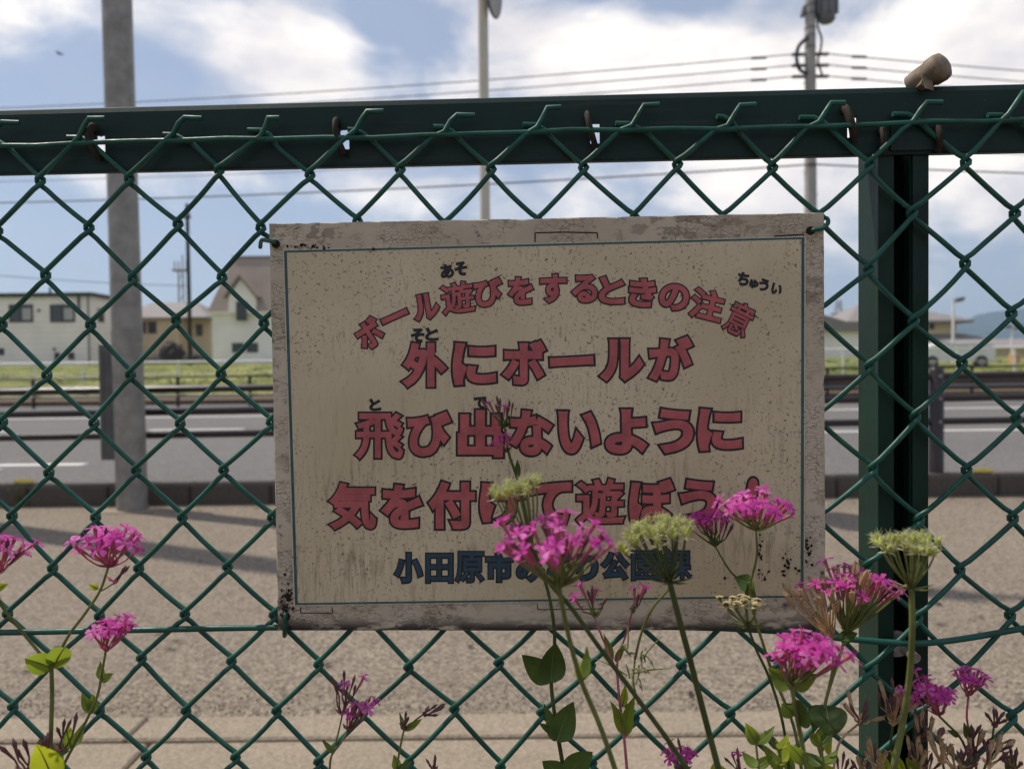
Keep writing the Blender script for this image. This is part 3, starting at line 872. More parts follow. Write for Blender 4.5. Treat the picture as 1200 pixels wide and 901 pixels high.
def window(parent, x0, x1, z0, z1, y, curtain=False, axis=1):
    """a window let into the wall plane y (axis 1) or x (axis 0) of a house, outward side negative y / positive x"""
    def bx(a0, a1, c0, c1, d0, d1):
        return ((a0, y + d0, c0), (a1, y + d1, c1)) if axis == 1 else ((y - d1, a0, c0), (y - d0, a1, c1))
    w = .07
    m_ = MB()
    for q in (bx(x0 - w, x1 + w, z0 - w, z0, -.06, .02), bx(x0 - w, x1 + w, z1, z1 + w, -.06, .02), bx(x0 - w, x0, z0, z1, -.06, .02), bx(x1, x1 + w, z0, z1, -.06, .02), bx((x0 + x1) / 2 - .03, (x0 + x1) / 2 + .03, z0, z1, -.045, .02)): m_.box(*q)
    f_ = m_.build('window', 'frame', parent)
    MB().box(*bx(x0, x1, z0, z1, -.012, .0)).build('pane', 'glass', f_)
    if curtain: MB().box(*bx(x0 + (x1 - x0) * .55, x1 - .1, z0 + .15, z1 - .25, -.018, -.013)).build('curtain', 'curtain', f_)

# flat roofed pale house
HY = 65.0
def hx(px): return (px - 600) / FPX * HY
def hzv(px, py, Y=HY): return 1.0 + (hz(px) - py) / FPX * Y
H1 = tag(empty('flat_roof_house', (hx(108), HY, 1.4)), 'pale two storey house with flat dark roof edge and square windows', 'house')
b = Vector((hx(108), HY, 1.4))
L1 = 13.0; D1h = 8.0; HT = hzv(60, 348) - 1.4
MB().box((-L1, 0, -.6), (0, D1h, HT)).build('wall', 'sidegrey', H1)
rf = MB().box((-L1 - .25, -.25, HT), (.25, D1h + .25, HT + .32)).build('roof', 'frame', H1)
MB().tube([(hx(45) - b.x, 2, HT + .3), (hx(45) - b.x, 2, HT + 1.0)], .10, 8).build('vent_pipe', 'insul', rf)
for px0, px1, py0, py1, cu_ in ((14, 40, 358, 377, True), (62, 89, 358, 377, True), (66, 70, 414, 424, False), (82, 87, 414, 420, False), (-2, 5, 409, 415, False), (-60, -35, 358, 377, True)):
    window(H1, hx(px0) - b.x, hx(px1) - b.x, hzv(px0, py1) - 1.4, hzv(px0, py0) - 1.4, 0, cu_)
window(H1, 1.2, 2.0, hzv(120, 375) - 1.4, hzv(120, 361) - 1.4, 0, False, 0); window(H1, 4.6, 5.4, hzv(120, 375) - 1.4, hzv(120, 361) - 1.4, 0, False, 0)
MB().tube([(-.15, -.08, -.5), (-.15, -.08, HT)], .06, 8).build('downpipe', 'insul', H1)
MB().tube([(hx(95) - b.x, -.09, HT - 1.1), (hx(95) - b.x, -.09, HT)], .09, 8).build('downpipe', 'frame', H1)
for px, py in ((48, 364), (65, 409)): MB().bev((hx(px) - b.x - .12, -.12, hzv(px, py) - 1.4 - .12), (hx(px) - b.x + .12, 0.01, hzv(px, py) - 1.4 + .12), .03).build('vent_cover', 'insul', H1)

# beige house with hipped grey roof
Y2 = 74.0
def x2(px): return (px - 600) / FPX * Y2
def z2(px, py): return 1.0 + (hz(px) - py) / FPX * Y2
H2 = tag(empty('beige_house', (x2(200), Y2, 1.4)), 'beige house with low hipped grey roof between the two pale houses', 'house')
bx_, W0, W1 = x2(200), x2(140) - x2(200), x2(246) - x2(200)
E2 = z2(200, 371) - 1.4; R2 = z2(200, 350) - 1.4
MB().box((W0, 0, -.5), (x2(211) - bx_, 9, E2)).build('wall', 'beige', H2)
MB().box((x2(211) - bx_, 1.6, -.5), (W1 - .5, 9, E2 - .02)).build('wall', 'beige', H2)
o = .5
vs = [(W0 - o, -o, E2 - .1), (W1 + o * .2, -o, E2 - .1), (W1 + o * .2, 9 + o, E2 - .1), (W0 - o, 9 + o, E2 - .1), (x2(182) - bx_ - 2.2, 4.5, R2), (x2(210) - bx_, 4.5, R2)]
mb = MB(); mb.add(vs, [(0, 1, 5, 4), (1, 2, 5), (2, 3, 4, 5), (3, 0, 4)])
mb.add([(a, b_, c - .12) for a, b_, c in vs[:4]] + vs[:4], [(0, 1, 2, 3), (0, 1, 5, 4), (1, 2, 6, 5), (2, 3, 7, 6), (3, 0, 4, 7)])
mb.build('roof', 'roofgrey', H2)
for a, c in ((163, 172), (176, 184)): window(H2, x2(a) - bx_, x2(c) - bx_, z2(180, 390) - 1.4, z2(180, 378) - 1.4, 0)
window(H2, x2(224) - bx_, x2(230) - bx_, z2(226, 392) - 1.4, z2(226, 380) - 1.4, 1.6)
# dark tarpaulin covered heaps beside it
def heap(px, py, w, h, seed, label):
    g = random.Random(seed); Y = 66.0
    c = at(px, py, Y); m_ = MB(); n_, k_ = 18, 6; vs = []
    for j in range(k_ + 1):
        for i in range(n_):
            a = 2 * math.pi * i / n_; r = math.cos(j / k_ * math.pi / 2) ** .7 * (1 + g.gauss(0, .07))
            vs.append((math.cos(a) * r * w / 2, math.sin(a) * r * w * .35, h * math.sin(j / k_ * math.pi / 2) * (1 + g.gauss(0, .05))))
    m_.add(vs, [(j * n_ + i, j * n_ + (i + 1) % n_, (j + 1) * n_ + (i + 1) % n_, (j + 1) * n_ + i) for j in range(k_) for i in range(n_)])
    o_2 = m_.build('tarpaulin_heap', 'tarp'); o_2.location = (c.x, Y, 1.35)
    tag(o_2, label, 'heap', 'tarpaulin heaps by the beige house')
heap(202, 410, 2.4, 1.9, 1, 'tall dark tarpaulin heap below the beige house window')
heap(182, 412, 2.6, .9, 2, 'low dark tarpaulin heap by the beige house corner')
heap(226, 412, 2.6, 1.0, 3, 'low dark tarpaulin heap at the foot of the dark pole')

# white house with steep brown roof and dormer
Y3 = 60.0
def x3(px): return (px - 600) / FPX * Y3
def z3(px, py): return 1.0 + (hz(px) - py) / FPX * Y3 - 1.4
bx3 = x3(250)
H3 = tag(empty('gambrel_house', (bx3, Y3, 1.4)), 'white house with steep brown shingle roof and gabled dormer', 'house')
WL = 8.6; DE = 9.0
ez = z3(250, 366); tz = z3(268, 299)
MB().box((0, 0, -.5), (WL, DE, ez)).build('wall', 'sidewhite', H3)
i0 = x3(268) - bx3
mb = MB()
vs = [(-.25, -.3, ez), (WL + .25, -.3, ez), (WL + .25, DE + .3, ez), (-.25, DE + .3, ez), (i0, 1.6, tz), (WL - i0, 1.6, tz), (WL - i0, DE - 1.6, tz), (i0, DE - 1.6, tz)]
mb.add(vs, [(0, 1, 5, 4), (1, 2, 6, 5), (2, 3, 7, 6), (3, 0, 4, 7), (4, 5, 6, 7)])
rf3 = mb.build('roof', 'roofbrown', H3)
MB().box((-.3, -.36, ez - .14), (WL + .3, DE + .36, ez - .01)).build('eave', 'sidewhite', H3)
MB().box((i0 - .1, 1.5, tz), (WL - i0 + .1, DE - 1.5, tz + .10)).build('ridge_cap', 'roofgrey', rf3)
da, dl, dr = x3(286) - bx3, x3(268) - bx3, x3(307) - bx3
az, bz_ = z3(286, 324), z3(286, 345)
mb = MB(); mb.prism([(dl + .25, ez - .1), (dr - .25, ez - .1), (dr - .25, bz_ - .25), (da, az - .25), (dl + .25, bz_ - .25)], 1, -.42, 3.0)
dm = mb.build('dormer', 'sidewhite', H3)
for sg, ex in ((-1, dl), (1, dr)):
    mb = MB(); p0 = Vector((da, 0, az)); p1 = Vector((ex, 0, bz_ - .25)); nn = Vector((-(p1 - p0).z, 0, (p1 - p0).x)).normalized() * (.09 * (1 if sg < 0 else -1)) 
    nn = nn if nn.z > 0 else -nn
    mb.prism([(p0.x, p0.z - .10), (p1.x, p1.z - .10), (p1.x + nn.x, p1.z + nn.z), (p0.x, p0.z + .12)], 1, -.75, 3.0); mb.build('dormer_roof', 'roofbrown', dm)
window(H3, x3(282) - bx3, x3(292) - bx3, z3(286, 375), z3(286, 355), -.42)
for a, c in ((274, 285), (291, 302)): window(H3, x3(a) - bx3, x3(c) - bx3, z3(280, 412), z3(280, 403), 0)
window(H3, x3(335) - bx3, x3(350) - bx3, z3(335, 385), z3(335, 372), 0)
# dark distribution pole in front of the beige house
Yp = 57.0
pp = at(223, 420, Yp)
DP = tapered_pole('dark_utility_pole', (pp.x, Yp, 1.25), at(223, 239, Yp).z - 1.25, .16, .12, 'blackpole', 'slender dark utility pole rising between the beige house and white house', 'pole')
zc = at(223, 256, Yp).z - 1.25
MB().box((-.55, -.07, zc), (.25, .07, zc + .12)).build('crossarm', 'blackpole', DP)
for x in (-.5, -.25, .2): MB().tube([(x, 0, zc + .1), (x, 0, zc + .35)], [.05, .03], 8).build('insulator', 'insul', DP)
# far antenna mast
Ya = 120.0; pa = at(213, 380, Ya)
AN = tag(empty('antenna_mast', (pa.x, Ya, 1.4)), 'distant thin antenna mast with platform beside the dark pole', 'mast')
za, zb_ = at(213, 318, Ya).z - 1.4, at(213, 306, Ya).z - 1.4
for sx in (-.45, .45): MB().tube([(sx, 0, -1), (sx * .7, 0, za)], .12, 6).build('leg', 'galv', AN)
for k in range(9):
    zz = za * k / 9; MB().tube([(-.43, 0, zz), (.43, 0, zz + za / 9)], .05, 5).build('brace', 'galv', AN)
MB().box((-1.1, -.6, za), (1.1, .6, za + .25)).build('platform', 'galv', AN)
for sx in (-.9, -.3, .3, .9): MB().tube([(sx, 0, za), (sx, 0, zb_ + (.9 if sx == .3 else 0))], .1, 6).build('aerial', 'galv', AN)

# right side: beige hip roofed house
Y4 = 70.0
def x4(px): return (px - 600) / FPX * Y4
def z4(px, py): return 1.0 + (hz(px) - py) / FPX * Y4 - 1.4
bx4 = x4(1080)
H4 = tag(empty('hip_roof_house', (bx4, Y4, 1.4)), 'cream two storey house with brown hipped roof beyond the white lamp', 'house')
e4 = z4(1100, 375); xr = x4(1121) - bx4
MB().box((-6, 0, 1.2), (xr, 7, e4)).build('wall', 'beige', H4)
mb = MB(); a0, a1 = -7.0, x4(1134) - bx4
vs = [(a0, -1, e4 - .08), (a1, -1, e4 - .08), (a1, 8, e4 - .08), (a0, 8, e4 - .08), (-4, 3.5, e4 + 1.75), (-1.2, 3.5, e4 + 1.75)]
mb.add(vs, [(0, 1, 5, 4), (1, 2, 5), (2, 3, 4, 5), (3, 0, 4)])
mb.add([(a, b_, c - .22) for a, b_, c in vs[:4]] + vs[:4], [(0, 1, 2, 3), (0, 1, 5, 4), (1, 2, 6, 5), (2, 3, 7, 6), (3, 0, 4, 7)])
mb.build('roof', 'roofgrey', H4)
l0, l1 = -7, x4(1192) - bx4
zl0 = z4(1190, 405); zl1 = z4(1125, 391)
MB().box((-6.5, -1.5, -.6), (l1 - .8, 8, zl0)).build('wall', 'sidewhite', H4)
mb = MB(); vs = [(l0, -2.3, zl0), (l1, -2.3, zl0), (l1, 9, zl0), (l0, 9, zl0), (-4, -.0, zl1), (x4(1128) - bx4, -.0, zl1), (x4(1128) - bx4, 6, zl1), (-4, 6, zl1)]
mb.add(vs, [(0, 1, 5, 4), (1, 2, 6, 5), (2, 3, 7, 6), (3, 0, 4, 7), (0, 1, 2, 3)]); mb.build('roof', 'roofgrey', H4)
window(H4, x4(1090) - bx4, x4(1094) - bx4, z4(1092, 385), z4(1092, 380), 0)
window(H4, .8, 2.2, z4(1121, 388), z4(1121, 379), xr, False, 0)
# long low building with shutter behind the yard
Y5 = 52.0
def x5(px): return (px - 600) / FPX * Y5
def z5(px, py): return 1.0 + (hz(px) - py) / FPX * Y5 - 1.2
bx5 = x5(1140)
H5 = tag(empty('low_shed', (bx5, Y5, 1.2)), 'long low tan shed with grey shutter beside the parked van', 'shed')
MB().box((0, 0, -.5), (9, 6, z5(1170, 408))).build('wall', 'beige', H5)
MB().prism([(-.4, z5(1170, 408)), (6.4, z5(1170, 408)), (3, z5(1170, 396))], 0, -.4, 9.4).build('roof', 'roofgrey', H5)
MB().box((.2, -.06, 0), (x5(1160) - bx5, .0, z5(1150, 412))).build('shutter', 'roofgrey', H5)
H6 = tag(empty('pale_shed', (x5(970), 58, 1.3)), 'pale low building with shallow gable seen between board and fence post', 'shed')
MB().box((-4, 0, -.5), (5.2, 7, 2.0)).build('wall', 'sidewhite', H6)
MB().prism([(-4.6, 1.95), (5.8, 1.95), (.8, 3.5)], 1, -.5, 7.5).build('roof', 'roofgrey', H6)
# parked white van, seen from the side
VY = 36.0; vp = at(1122, 430, VY)
VN = tag(empty('parked_van', (vp.x, VY, ground_z(VY))), 'white van parked behind the white pipe fence', 'van')
zv = 1.0 + (hz(1120) - 402) / FPX * VY - ground_z(VY)
prof = [(-1.75, .35), (1.75, .35), (1.75, .9), (1.70, zv - .12), (1.55, zv), (-.75, zv), (-.95, zv - .05), (-1.42, 1.0), (-1.70, .88), (-1.78, .7)]
MB().prism(prof, 1, 0, 1.5).build('body', 'white', VN)
for x in (-1.15, 1.1):
    wv_ = MB().tube([(x, -.02, .29), (x, .18, .29)], .29, 18).build('wheel', 'tyre', VN)
    MB().disc((x, -.025, .29), (0, 1, 0), .17, .02, 14).build('rim', 'galv', wv_)
MB().prism([(-1.22, 1.02), (-.55, 1.02), (-.55, zv - .18), (-.88, zv - .18)], 1, -.012, 0).build('side_window', 'glass', VN)
MB().box((-.45, -.012, 1.02), (.55, 0, zv - .18)).build('side_window', 'glass', VN)
MB().box((.65, -.012, 1.02), (1.58, 0, zv - .18)).build('side_window', 'glass', VN)
MB().bev((-1.80, .1, .62), (-1.70, .4, .8), .02).build('headlight', 'curtain', VN)
# orange crates by the second lamp
cp = at(1191, 425, 38); e = tag(empty('storage_crate', (cp.x, 38, ground_z(38))), 'orange storage crate standing in the yard by the thin lamp', 'crate')
zc_ = at(1191, 415, 38).z - ground_z(38)
MB().bev((-.17, 0, 0), (.17, .35, zc_), .02).build('body', 'crate', e)
for k in (.35, .65): MB().box((-.185, -.015, zc_ * k), (.185, .0, zc_ * k + .04)).build('rib', 'crate', e)
# white yard lamps
def yard_lamp(px, py_top, Y, rgt, label):
    p = at(px, 420, Y); zt = at(px, py_top, Y).z - ground_z(Y)
    e = tag(empty('yard_lamp', (p.x, Y, ground_z(Y))), label, 'lamp')
    MB().tube([(0, 0, -.3), (0, 0, zt * .5), (0, 0, zt)], [.07, .062, .055], 12).build('pole', 'white', e)
    MB().tube([(0, 0, zt - .08), (rgt * .15, 0, zt + .02)], .03, 8).build('arm', 'insul', e)
    m_ = MB(); m_.prism([(.03, -.05), (.10, .10), (.48, .16), (.52, .08), (.40, -.06), (.2, -.10)], 1, -.18, .18)
    for v in m_.v: v.x *= rgt; v.z += zt
    m_.build('lamp_head', 'insul', e)
    return e, zt
yard_lamp(1117, 352, 40, 1, 'white lamp post with slanted grey head beside the cream house')
e, zt = yard_lamp(1186, 384, 46, 1, 'thin white lamp post with two small heads by the crate')
m_ = MB(); m_.bev((-.45, -.12, zt - .02), (-.08, .12, zt + .14), .03); m_.build('lamp_head', 'insul', e)
# lattice pylon far away
Yl = 170.0; pl_ = at(983, 405, Yl)
PYL = tag(empty('lattice_pylon', (pl_.x, Yl, 1.4)), 'distant lattice pylon seen between board and fence post', 'pylon')
zt = at(983, 352, Yl).z - 1.4
for sx in (-1, 1):
    for sy in (-1, 1): MB().tube([(sx * 1.3, sy * 1.3, -1), (sx * .35, sy * .35, zt)], .11, 5).build('leg', 'galv', PYL)
for k in range(12):
    za_, zb2 = zt * k / 12, zt * (k + 1) / 12; w0, w1 = 1.3 - .95 * k / 12, 1.3 - .95 * (k + 1) / 12
    s_ = 1 if k % 2 else -1
    MB().tube([(-w0 * s_, -w0, za_), (w1 * s_, -w1, zb2)], .07, 4).build('brace', 'galv', PYL)
for q in (.62, .75): MB().bev((-1.6, -.5, zt * q), (1.6, .5, zt * q + .5), .05).build('crossarm', 'galv', PYL)
# mountains
mb = MB(); g = random.Random(4)
prof = [(960, 398), (1020, 394), (1080, 386), (1125, 376), (1150, 368), (1180, 364), (1210, 361), (1260, 357), (1330, 355), (1420, 358), (1520, 352), (1600, 372), (1680, 395)]
MYd = 5200.0
top_ = []
for (a, b_), (c, d_) in zip(prof[:-1], prof[1:]):
    for k in range(6):
        t_ = k / 6; px = a + (c - a) * t_; py = b_ + (d_ - b_) * t_ + g.gauss(0, .6)
        top_.append(((px - 600) / FPX * MYd, 1 + (hz(px) - py) / FPX * MYd))
nn_ = len(top_); vs = []
rows_ = 7
for j in range(rows_):
    f_ = j / (rows_ - 1)
    for x, z in top_:
        vs.append((x * (1 - .25 * (1 - f_)), MYd * (1 - .25 * (1 - f_)), max(-5, z * f_ ** 1.2 + g.gauss(0, 8) * f_ * (1 - f_) * 2)))
mb.add(vs, [(j * nn_ + i, j * nn_ + i + 1, (j + 1) * nn_ + i + 1, (j + 1) * nn_ + i) for j in range(rows_ - 1) for i in range(nn_ - 1)], 0, True)
tag(mb.build('hills', 'forest'), kind='structure')

# ------------------------------------------------------------------ overhead line
UY = 21.3
ub = at(950, 300, UY)
def utility(base, h, label, grp='concrete utility poles along the far side of the road'):
    e = tapered_pole('utility_pole', base, h, .185, .125, 'conc_pole', label, 'pole', grp)
    return e
U1 = utility((ub.x, UY, 0), 12.4, 'concrete utility pole with transformer rising behind the notice board')
zt_ = lambda py: at(950, py, UY).z
tr = MB(); c = Vector((.42, -.05, 0))
tr.tube([c + Vector((0, 0, zt_(28))), c + Vector((0, 0, zt_(25))), c + Vector((0, 0, zt_(12))), c + Vector((0, 0, zt_(-14))), c + Vector((0, 0, zt_(-16)))], [.16, .22, .23, .23, .19], 18)
trn = tr.build('transformer', 'insul', U1)
for k in range(6):
    a = k * math.pi / 3; MB().box((-.02, .22, zt_(20)), (.02, .30, zt_(-8)), 0, Matrix.Translation(c) @ Matrix.Rotation(a, 4, 'Z')).build('fin', 'insul', trn)
for x in (.3, .52): MB().tube([(x, -.05, zt_(-16)), (x, -.05, zt_(-26))], [.05, .03], 8).build('bushing', 'insul', trn)
MB().box((-.1, -.03, zt_(18)), (.3, .03, zt_(15))).build('bracket', 'insul', U1)
for py in (6, 16, 33, 42, 55): 
    MB().tube([(0, 0, zt_(py)), (0, 0, zt_(py + 1.6))], .150, 16).build('band', 'insul', U1)
MB().tube(smooth([(-.10, -.1, zt_(46)), (-.34, -.1, zt_(56)), (-.40, -.1, zt_(70)), (-.30, -.1, zt_(84)), (-.14, -.1, zt_(88))], 5), .05, 8).build('cable_loop', 'cable', U1)
MB().tube(smooth([(.14, -.1, zt_(20)), (.18, -.1, zt_(36)), (.26, -.1, zt_(46)), (.24, -.1, zt_(60)), (.17, -.1, zt_(72)), (.28, -.1, zt_(90))], 5), .03, 8).build('riser_cable', 'cable', U1)
MB().tube([(-.22, 0, zt_(20)), (-.15, 0, zt_(8))], .06, 8).build('switch', 'insul', U1)
for py in (64, 77, 90): MB().bev((-.5, -.06, zt_(py) - .035), (.5, .06, zt_(py) + .035), .02).build('insulator_arm', 'insul', U1)
for py in range(20, 420, 26):
    MB().tube([(-.22 if (py // 26) % 2 else .22, 0, zt_(py)), (0, 0, zt_(py))], .012, 5).build('step_bolt', 'steel', U1)
pl1, pr1 = Vector((-27.5, 25.6, 0)), Vector((43, 25.2, 0))
utility(tuple(pl1), 12.4, 'concrete utility pole further up the far roadside past the houses')
utility(tuple(pr1), 12.4, 'concrete utility pole further down the far roadside past the cream house')
def cable(px_list, ends, r, label, nm='overhead_cable'):
    """px_list: pixel rows on the line from the left pole to the right pole, used for the heights"""
    pts = []
    for a, b_, za_, zb2, sag in ends:
        a, b_ = Vector(a), Vector(b_)
        for k in range(25):
            t_ = k / 24
            p = a.lerp(b_, t_); z = za_ + (zb2 - za_) * t_ - sag * 4 * t_ * (1 - t_)
            pts.append(Vector((p.x, p.y, z)))
    MB_ = MB().tube(pts, r, 5).build(nm, 'cable')
    tag(MB_, label, 'cable', 'overhead cables on the roadside poles')
    return MB_
c1 = Vector((ub.x - .45, UY - .02, 0)); c2 = Vector((ub.x + .45, UY - .02, 0))
z_a, z_b, z_c = zt_(64), zt_(77), zt_(90)
for z_, nm in ((z_a, 'top'), (z_b, 'second'), (z_c, 'third')):
    ca = cable(None, [(pl1, c1, z_ + .1, z_, .35)], .016, nm + ' thin power cable running from the transformer pole past the lamp pole')
    cb_ = cable(None, [(c2, pr1, z_, z_ - .2, .45)], .016, nm + ' thin power cable running from the transformer pole past the cream house')
    for s_, cc_, ob in ((-1, c1, ca), (1, c2, cb_)):
        q = Vector((cc_.x + s_ * .9, cc_.y + .11, z_ - .045))
        MB().tube([q - Vector((.2, .02 * s_, 0)), q + Vector((.2, .02 * s_, 0))], .035, 6).build('cable_sleeve', 'cable', ob)
cm_ = Vector((ub.x, UY - .2, 0))
z_t = zt_(195); z_u = zt_(172)
cable(None, [(pl1 + Vector((0, -.2, 0)), cm_, z_t + .15, z_t, .30), (cm_, pr1 + Vector((0, -.2, 0)), z_t, z_t + .5, .40)], .022, 'thick low telephone cable passing below the fence rail height line')
cable(None, [(pl1 + Vector((0, -.2, 0)), cm_, z_u + .25, z_u, .25), (cm_, pr1 + Vector((0, -.2, 0)), z_u, z_u + .4, .40)], .010, 'thin messenger wire just above the low telephone cable')
dpt = Vector((pp.x, Yp, at(223, 335, Yp).z))
cable(None, [((pp.x - 22, Yp - 14, 0), (pp.x, Yp, 0), at(0, 288, Yp - 10).z, dpt.z, .5)], .022, 'service cable sagging left from the slender dark pole')
# a bird on the wing
bp = at(70, 64, 38)
bd = MB()
bd.tube([(-.16, 0, 0), (-.07, 0, .02), (.05, 0, .02), (.13, 0, 0), (.17, 0, -.005)], [.008, .035, .04, .022, .004], 10)
br = bd.build('bird', 'bird'); br.location = bp; br.rotation_euler = (0, rad(8), rad(-15))
tag(br, 'small dark bird flying in the sky left of the lamp pole', 'bird')
for sg in (-1, 1):
    w = MB(); vs = [(-.05, 0, .03), (.06, 0, .03), (.04, sg * .12, .09), (-.03, sg * .26, .05), (-.05, sg * .13, .08)]
    w.add(vs + [(a, b_, c - .008) for a, b_, c in vs], [(0, 1, 2, 3, 4), (9, 8, 7, 6, 5)] + [(k, k + 5, (k + 1) % 5 + 5, (k + 1) % 5) for k in range(5)])
    w.build('wing', 'bird', br)

# ------------------------------------------------------------------ the flowers in front of the fence
def basis(d, spin=0.0):
    d = d.normalized()
    a = Vector((0, 0, 1)) if abs(d.z) < .95 else Vector((1, 0, 0))
    u = d.cross(a).normalized(); w = d.cross(u)
    u2 = u * math.cos(spin) + w * math.sin(spin); w2 = d.cross(u2)
    return Matrix(((u2.x, w2.x, d.x), (u2.y, w2.y, d.y), (u2.z, w2.z, d.z)))
def floret_mesh(kind, seed):
    """unit floret in millimetres along +z, tube foot at the origin. kind: open, half, bud, dry"""
    g = random.Random(seed); mb = MB(); mm = .001
    L = {'open': 14.5, 'half': 13.5, 'bud': 11.5, 'dry': 12.5}[kind] * g.uniform(.9, 1.1)
    bx, by = g.gauss(0, .5), g.gauss(0, .5)
    prof = {'open': (.45, .75, .95, 1.15, 1.3), 'half': (.45, .8, 1.0, 1.25, 1.25), 'bud': (.45, .7, .95, 1.35, .7), 'dry': (.6, 1.1, 1.5, 1.6, 1.1)}[kind]
    pts = [Vector((bx * (t_ ** 2), by * (t_ ** 2), L * t_)) * mm for t_ in (0, .3, .6, .85, 1)]
    mb.tube(pts, [r * mm * (g.uniform(.8, 1.15) if kind == 'dry' else 1) for r in prof], 8, 0)
    tip = pts[-1]
    if kind in ('open', 'half'):
        for k in range(5):
            a = 2 * math.pi * k / 5 + g.gauss(0, .12)
            ln = g.uniform(5.0, 6.9) * mm; wd = g.uniform(1.35, 2.0) * mm
            rise = g.uniform(-.1, .5) if kind == 'open' else g.uniform(.9, 1.8)
            d = Vector((math.cos(a), math.sin(a), rise * .4)).normalized(); s_ = Vector((-math.sin(a), math.cos(a), g.gauss(0, .25))).normalized()
            dr = Vector((0, 0, -1)) * g.uniform(0, .0016)
            b0 = tip + d * .5 * mm
            p = [b0 - s_ * .45 * mm, b0 + s_ * .45 * mm, b0 + d * ln * .42 + s_ * wd * .62, b0 + d * ln * .42 + Vector((0, 0, .0004)), b0 + d * ln * .42 - s_ * wd * .62,
                 b0 + d * ln * .8 + s_ * wd + dr * .6, b0 + d * ln * .8 - Vector((0, 0, .0003)) + dr * .4, b0 + d * ln * .8 - s_ * wd + dr * .6,
                 b0 + d * ln * 1.0 + s_ * wd * .55 + dr, b0 + d * ln * .90 + dr * .7, b0 + d * ln * 1.0 - s_ * wd * .55 + dr]
            mb.add(p, [(0, 1, 2, 3), (0, 3, 4), (3, 2, 5, 6), (4, 3, 6, 7), (6, 5, 8, 9), (7, 6, 9, 10)], 1, True)
            c0 = tip + d * .9 * mm
            mb.add([c0 - s_ * .35 * mm, c0 + s_ * .35 * mm, c0 + Vector((0, 0, 1.6 * mm)) + d * .5 * mm], [(0, 1, 2)], 1)
        for k in range(3):
            a = g.uniform(0, 6.28); q = tip + Vector((math.cos(a) * 1.6, math.sin(a) * 1.6, g.uniform(2.2, 3.6))) * mm
            mb.tube([tip, q], .12 * mm, 3, 1, False)
    elif kind == 'bud':
        mb.tube([tip, tip + Vector((0, 0, 1.6 * mm))], [.7 * mm, .15 * mm], 6, 1)
    else:
        for k in range(4):
            a = g.uniform(0, 6.28); q = tip + Vector((math.cos(a) * 1.8, math.sin(a) * 1.8, g.uniform(-.3, 1.8))) * mm
            s_ = Vector((-math.sin(a), math.cos(a), .3)) * .5 * mm
            mb.add([tip - s_, tip + s_, q + s_ * .8, q - s_ * .8], [(0, 1, 2, 3)], 1)
    cm_ = {'open': 'calyx', 'half': 'calyx', 'bud': 'bud', 'dry': 'dry'}[kind]
    pm = {'open': 'petal' if seed % 3 else 'petal2', 'half': 'petal', 'bud': 'bud', 'dry': 'dry'}[kind]
    o = mb.build('flower', [cm_, pm]); me = o.data; bpy.data.objects.remove(o)
    return me
FL = {k: [floret_mesh(k, s0_ + j) for j in range(n_)] for k, n_, s0_ in (('open', 7, 10), ('half', 3, 40), ('bud', 4, 60), ('dry', 5, 80))}

def tubepart(root, name, pts, r, mat, n=7):
    o = Vector(root.location)
    return MB().tube([p - o for p in pts], r, n).build(name, mat, root)
def stem(root, pxs, r0_, r1_, mat='stem', foot=True, Yf=None):
    """pxs: (x, y, Y) from the top downwards; foot continues to the soil below the frame"""
    pts = [at(x, y, Y) for x, y, Y in pxs]
    if foot:
        d = (pts[-1] - pts[-2]).normalized(); p = pts[-1]
        pts += [p + Vector((d.x * .08, -.005, -(p.z - .2) * .4)), Vector((p.x + d.x * .12, p.y - .02, .2))]
    pts = smooth(pts, 6); n_ = len(pts)
    tubepart(root, 'stem', pts, [r1_ + (r0_ - r1_) * i / (n_ - 1) for i in range(n_)], mat)
def leaf(root, b_px, t_px, wpx, Y, mat='leaf', fold=.25, tilt=0.0, seed=0, Yt=None):
    """an ovate leaf from its foot pixel to its tip pixel"""
    g = random.Random(seed + int(b_px[0] * 7 + t_px[1]))
    a = at(*b_px, Y); b_ = at(*t_px, Yt if Yt else Y + g.uniform(-.012, .012))
    ax_ = b_ - a; L = ax_.length; ax_.normalize()
    view = (a - CAM).normalized()
    side = ax_.cross(view).normalized(); nrm = side.cross(ax_).normalized()
    side = (side * math.cos(tilt) + nrm * math.sin(tilt)).normalized(); nrm = side.cross(ax_).normalized()
    W_ = wpx / FPX * Y / 2
    o = Vector(root.location); vs, fs = [], []
    NL, NW = 10, 6
    for i in range(NL + 1):
        t_ = i / NL
        w = W_ * (math.sin(math.pi * min(1, t_ ** .62)) ** .85 * (1 - .12 * t_)) if 0 < t_ < 1 else (W_ * .22 if t_ == 0 else W_ * .01)
        for j in range(NW + 1):
            s_ = j / NW * 2 - 1
            p = a + ax_ * L * t_ + side * w * s_ - nrm * (fold * abs(s_) * w) + nrm * (L * .10 * math.sin(t_ * math.pi) - L * .10 * t_ * t_) + nrm * math.sin(t_ * 9 + s_ * 2 + seed) * W_ * .04
            vs.append(p - o)
    for i in range(NL):
        for j in range(NW): fs.append((i * (NW + 1) + j, i * (NW + 1) + j + 1, (i + 1) * (NW + 1) + j + 1, (i + 1) * (NW + 1) + j))
    mb = MB(); mb.add(vs, fs, 0, True)
    mb.tube([vs[i * (NW + 1) + NW // 2] + nrm * .0001 for i in range(NL + 1)], [.0006 * (1 - .8 * i / NL) for i in range(NL + 1)], 5, 1, False)
    return mb.build('leaf', [mat, 'stem'], root)
HEADS = 0
